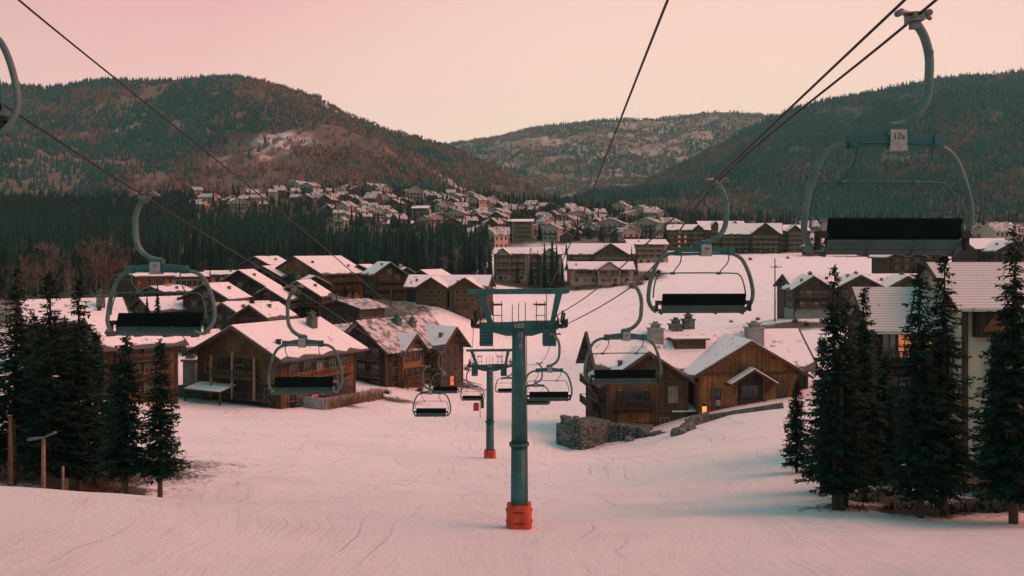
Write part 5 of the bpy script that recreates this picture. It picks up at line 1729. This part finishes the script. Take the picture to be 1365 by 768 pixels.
rng = random.Random(5)
cand = []
while len(cand) < 215:
    Y = 350 + 120 * rng.random() ** 1.4
    u = rng.uniform(-40, 655)
    x = (u - UC) / F * Y
    if Y < 375 and 180 < u < 560: continue
    if u > 560 and Y < 420: continue
    if not clear_of(x, Y, 15): continue
    if any((x - a) ** 2 + (Y - b_) ** 2 < 9 for a, b_ in cand): continue
    cand.append((x, Y))
for x, Y in cand: put_conifer(x, Y, rng.uniform(.7, 1.12), 'dark conifer in the forest band behind the lower village', GF)
for (u, Y, s) in ((717, 462, .95), (726, 458, 1.1), (736, 455, 1.15), (742, 462, 1.0), (750, 466, .7), (708, 466, .75), (690, 470, .6), (848, 500, .8), (842, 508, .7), (652, 470, .7), (640, 468, .8), (628, 466, .85), (618, 470, .8), (770, 690, 1.0), (752, 695, .9), (740, 700, 1.0), (1090, 575, .5), (1180, 560, .6)):
    put_conifer((u - UC) / F * Y, Y, s, 'dark conifer standing by the apartment houses at the upper snow field', 'conifers by the apartment houses')
for (u, v, sc) in ((245, 395, .42), (256, 398, .5), (268, 396, .55), (280, 400, .5), (292, 396, .4), (378, 412, .4), (386, 408, .45), (232, 402, .5), (460, 396, .35), (524, 400, .4), (548, 402, .45), (470, 398, .3), (314, 414, .3), (398, 440, .28), (210, 440, .5), (196, 446, .45)):
    p = on_ground(u, v, 150)
    put_conifer(p.x, p.y, sc, 'small dark conifer growing between the chalets of the lower village', 'small conifers in the lower village')
rg2 = np.random.default_rng(3)


def stuff_trees(name, n, ubox, ybox, hgt, wid, lab, sep=13, dec=.0, ytest=None):
    Y = ybox[0] + (ybox[1] - ybox[0]) * rg2.random(n) ** .9
    u = rg2.uniform(*ubox, n)
    x = (u - UC) / F * Y
    ok = np.array([clear_of(a, b_, sep) for a, b_ in zip(x, Y)])
    if ytest is not None: ok &= ytest(u, Y)
    x, Y = x[ok], Y[ok]
    p = np.stack([x, Y, zground(x, Y) - .5], -1)
    isd = rg2.random(len(p)) < dec
    Vs, Fs, Ms, off = [], [], [], 0
    for d, prot, mi in ((False, cone_tree(7, 8, 3, .35), 0), (True, fan_tree(16, 5), 1)):
        q = p[isd == d]
        if not len(q): continue
        V, Fc = bulk(*prot, q, wid * rg2.uniform(.7, 1.25, len(q)), hgt * rg2.uniform(.65, 1.25, len(q)) * (.7 if d else 1), rg2.uniform(0, 6.28, len(q)))
        Vs.append(V); Fs.append(Fc + off); off += len(V); Ms.append(np.full(len(Fc), mi))
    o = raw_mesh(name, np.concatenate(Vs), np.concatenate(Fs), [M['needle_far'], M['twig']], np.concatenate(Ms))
    tag(o, lab, 'forest', None, 'stuff')


stuff_trees('forest', 2600, (-160, 650), (470, 800), 18, 5.2, 'deeper part of the dark forest band behind the lower village', dec=.03, ytest=lambda u, Y: (Y < 700) | (u < 430))
stuff_trees('forest', 2200, (-260, 260), (780, 1200), 15, 6, 'dark forest on the rise between the forest band and the long hill', dec=.05)
stuff_trees('village_woods', 2800, (-100, 1000), (690, 1180), 12, 4.6, 'small trees scattered between the houses of the far village', sep=9, dec=.4)
stuff_trees('hill_foot_woods', 1400, (-250, 1650), (1020, 1400), 14, 5.5, 'belt of trees at the foot of the hills above the village', sep=10, dec=.35)
stuff_trees('east_woods', 260, (1050, 1500), (585, 900), 9, 4.2, 'trees around the houses beyond the snow field', sep=11, dec=.4)

bp = [bare_proto(s) for s in (21, 22, 23)]
bused = [False] * 3
for i, (u, Y, s) in enumerate([(30, 292, 1.2), (50, 290, 1.4), (64, 288, 1.5), (86, 300, 1.3), (112, 290, 1.4), (128, 286, 1.5), (142, 288, 1.5), (152, 292, 1.4), (166, 298, 1.3), (40, 300, 1), (58, 305, 1.1), (72, 298, .95), (100, 310, .9), (122, 300, .95), (135, 295, 1.1), (146, 300, 1.15), (158, 306, 1), (20, 310, 1), (8, 300, .9), (172, 340, .9), (270, 345, .8), (310, 350, .8), (330, 352, .7), (600, 430, 1.1), (608, 436, 1.15), (616, 440, 1), (592, 425, .9), (646, 450, .7), (1130, 540, .6)]):
    k = i % 3
    o = bp[k] if not bused[k] else copy_tree(bp[k]); bused[k] = True
    x = (u - UC) / F * Y
    o.location = (x, Y, zg(x, Y)); o.scale = (s, s, s); o.rotation_euler.z = i * 1.3
    tag(o, 'leafless grey brown tree at the front of the forest band', 'bare tree', 'leafless trees before the forest')
sp_ = [shrub_proto(s) for s in (31, 32)]
sused = [False] * 2
shr = [(843, 383, 3.2), (852, 378, 3.8), (862, 372, 3.6), (870, 366, 3.0), (878, 362, 2.4), (1192, 368, 2.6), (1240, 362, 2.4), (1000, 345, 2.0), (1050, 343, 1.8), (550, 392, 2.2), (575, 408, 1.6), (620, 408, 1.8), (660, 388, 2.4), (700, 386, 2.0), (770, 383, 1.8), (800, 382, 2.0), (820, 380, 2.2),
       (560, 520, 1.2), (585, 514, 1.2), (612, 500, 1.4), (622, 492, 1.4), (632, 486, 1.2), (1075, 432, 1.3), (1010, 425, 1.2), (975, 428, 1.0), (460, 532, 1.1), (515, 524, 1.2), (830, 565, 1.0), (850, 572, .9), (1060, 428, 1.4)]
for i, (u, v, s) in enumerate(shr):
    k = i % 2
    o = sp_[k] if not sused[k] else copy_tree(sp_[k]); sused[k] = True
    o.location = on_ground(u, v + 2, 80); o.scale = (s, s, s * .8); o.rotation_euler.z = i * 2.1
    tag(o, 'leafless brown shrub growing at the edge of the snow', 'shrub', 'leafless shrubs at the snow edges')

# utility pole on the upper snow field
pp = P(1033, 418, 255)
po = empty('utility_pole', (pp.x, pp.y, zg(pp.x, pp.y)), 0, 'slim wooden utility pole with crossarm on the snow beside the three gabled lodge', 'utility pole')
hh = (VH - 344) / F * 255 - po.location.z
b = MB(); b.tube([(0, 0, -.5), (0, 0, hh)], [.2, .13], 8); b.build('pole', M['timber'], po)
b = MB(); b.box((0.3, -.15, hh - 2.3), (2.9, .14, .2)); b.box((.1, -.15, hh - 2.2), (.5, .4, .5)); b.build('crossarm', M['timber'], po)
b = MB(); b.box((0, -.2, 4.6), (.4, .4, .5)); b.build('junction_box', M['steel'], po)

# ------------------------------------------------------------------ air, light, camera
hz = MB(); hz.box((0, 2420, 285), (9000, 5300, 730))
m = bpy.data.materials.new('haze'); m.use_nodes = True
nt = m.node_tree; nt.nodes.clear()
out = N(nt, 'ShaderNodeOutputMaterial'); pv = N(nt, 'ShaderNodeVolumePrincipled')
pv.inputs['Color'].default_value = (.4, .88, .84, 1); pv.inputs['Density'].default_value = HAZE; pv.inputs['Anisotropy'].default_value = .1
nt.links.new(pv.outputs[0], out.inputs['Volume'])
if HAZE:
    o = hz.build('haze', m); o['kind'] = 'stuff'; o['label'] = 'thin evening haze in the valley'; o['category'] = 'haze'

SUN_AZ, SUN_EL = R(94), R(40)             # clockwise from +Y: low on the east side
w = bpy.data.worlds.new('World'); SC.world = w; w.use_nodes = True
nt = w.node_tree
bg = nt.nodes['Background']
sky = N(nt, 'ShaderNodeTexSky', sky_type='NISHITA')
sky.sun_disc = False; sky.sun_elevation = SUN_EL; sky.sun_rotation = SUN_AZ; sky.dust_density = 3
tc = N(nt, 'ShaderNodeTexCoord'); sx = N(nt, 'ShaderNodeSeparateXYZ'); nt.links.new(tc.outputs['Generated'], sx.inputs[0])


def sky_ramp(stops):
    ramp = N(nt, 'ShaderNodeValToRGB')
    cr = ramp.color_ramp
    while len(cr.elements) < len(stops): cr.elements.new(.5)
    for e, (p_, c) in zip(cr.elements, stops): e.position = p_; e.color = c4(c)
    nt.links.new(sx.outputs[2], ramp.inputs[0])
    return ramp.outputs[0]


glow_ = sky_ramp([(0.0, (1, .71, .55)), (.08, (1, .70, .54)), (.15, (.92, .56, .48)), (.24, (.82, .435, .41)), (.45, (.5, .42, .41)), (.75, (.24, .38, .37)), (1.0, (.21, .41, .40))])
dusk = sky_ramp([(0.0, (.36, .45, .43)), (.2, (.31, .46, .44)), (.5, (.26, .44, .425)), (1.0, (.21, .41, .40))])
# the afterglow stands over the valley; the sky behind is already dusky teal
dt = N(nt, 'ShaderNodeVectorMath', operation='DOT_PRODUCT'); nt.links.new(tc.outputs['Generated'], dt.inputs[0]); dt.inputs[1].default_value = (.2, .98, 0)
mr = N(nt, 'ShaderNodeMapRange', interpolation_type='SMOOTHSTEP'); mr.inputs['From Min'].default_value = .45; mr.inputs['From Max'].default_value = .84
nt.links.new(dt.outputs['Value'], mr.inputs['Value'])
col = mixc(nt, mr.outputs[0], dusk, glow_)
mr2 = N(nt, 'ShaderNodeMapRange'); mr2.inputs['From Min'].default_value = .86; mr2.inputs['From Max'].default_value = 1.0; mr2.inputs['To Max'].default_value = .62
nt.links.new(dt.outputs['Value'], mr2.inputs['Value'])
col = mixc(nt, mr2.outputs[0], col, (1.0, .74, .58))
lr = N(nt, 'ShaderNodeMapRange', interpolation_type='SMOOTHSTEP'); lr.inputs['From Min'].default_value = .05; lr.inputs['From Max'].default_value = -.5; nt.links.new(sx.outputs[0], lr.inputs['Value'])
col = mixc(nt, lr.outputs[0], col, mixc(nt, 1.0, col, (.95, .88, .92), 'MULTIPLY'))
scl = mixc(nt, 1.0, sky.outputs[0], (.006, .006, .006), 'MULTIPLY')
col = mixc(nt, 1.0, col, scl, 'ADD')
nt.links.new(col, bg.inputs['Color']); bg.inputs['Strength'].default_value = 1.16
sl = bpy.data.lights.new('sun', 'SUN'); sl.energy = SUN_E; sl.angle = R(48); sl.color = SUN_C
so = bpy.data.objects.new('sun', sl); COL.objects.link(so)
d = Vector((math.sin(SUN_AZ) * math.cos(SUN_EL), math.cos(SUN_AZ) * math.cos(SUN_EL), math.sin(SUN_EL)))
so.rotation_euler = d.to_track_quat('Z', 'Y').to_euler()

cam = bpy.data.cameras.new('camera')
cam.sensor_width = 36; cam.lens = 36 * F / 1365; cam.shift_y = -(384 - VH) / 1365
cam.clip_start = .1; cam.clip_end = 20000
co = bpy.data.objects.new('camera', cam); COL.objects.link(co)
co.location = (0, 0, 0); co.rotation_euler = (R(90), 0, 0)
SC.camera = co
SC.render.engine = 'CYCLES'
SC.cycles.use_denoising = True
SC.cycles.max_bounces = 6; SC.cycles.diffuse_bounces = 3; SC.cycles.glossy_bounces = 2; SC.cycles.transparent_max_bounces = 4; SC.cycles.volume_bounces = 0
SC.view_settings.view_transform = 'Standard'; SC.view_settings.look = 'None'
SC.view_settings.gamma = 1; SC.view_settings.exposure = 0
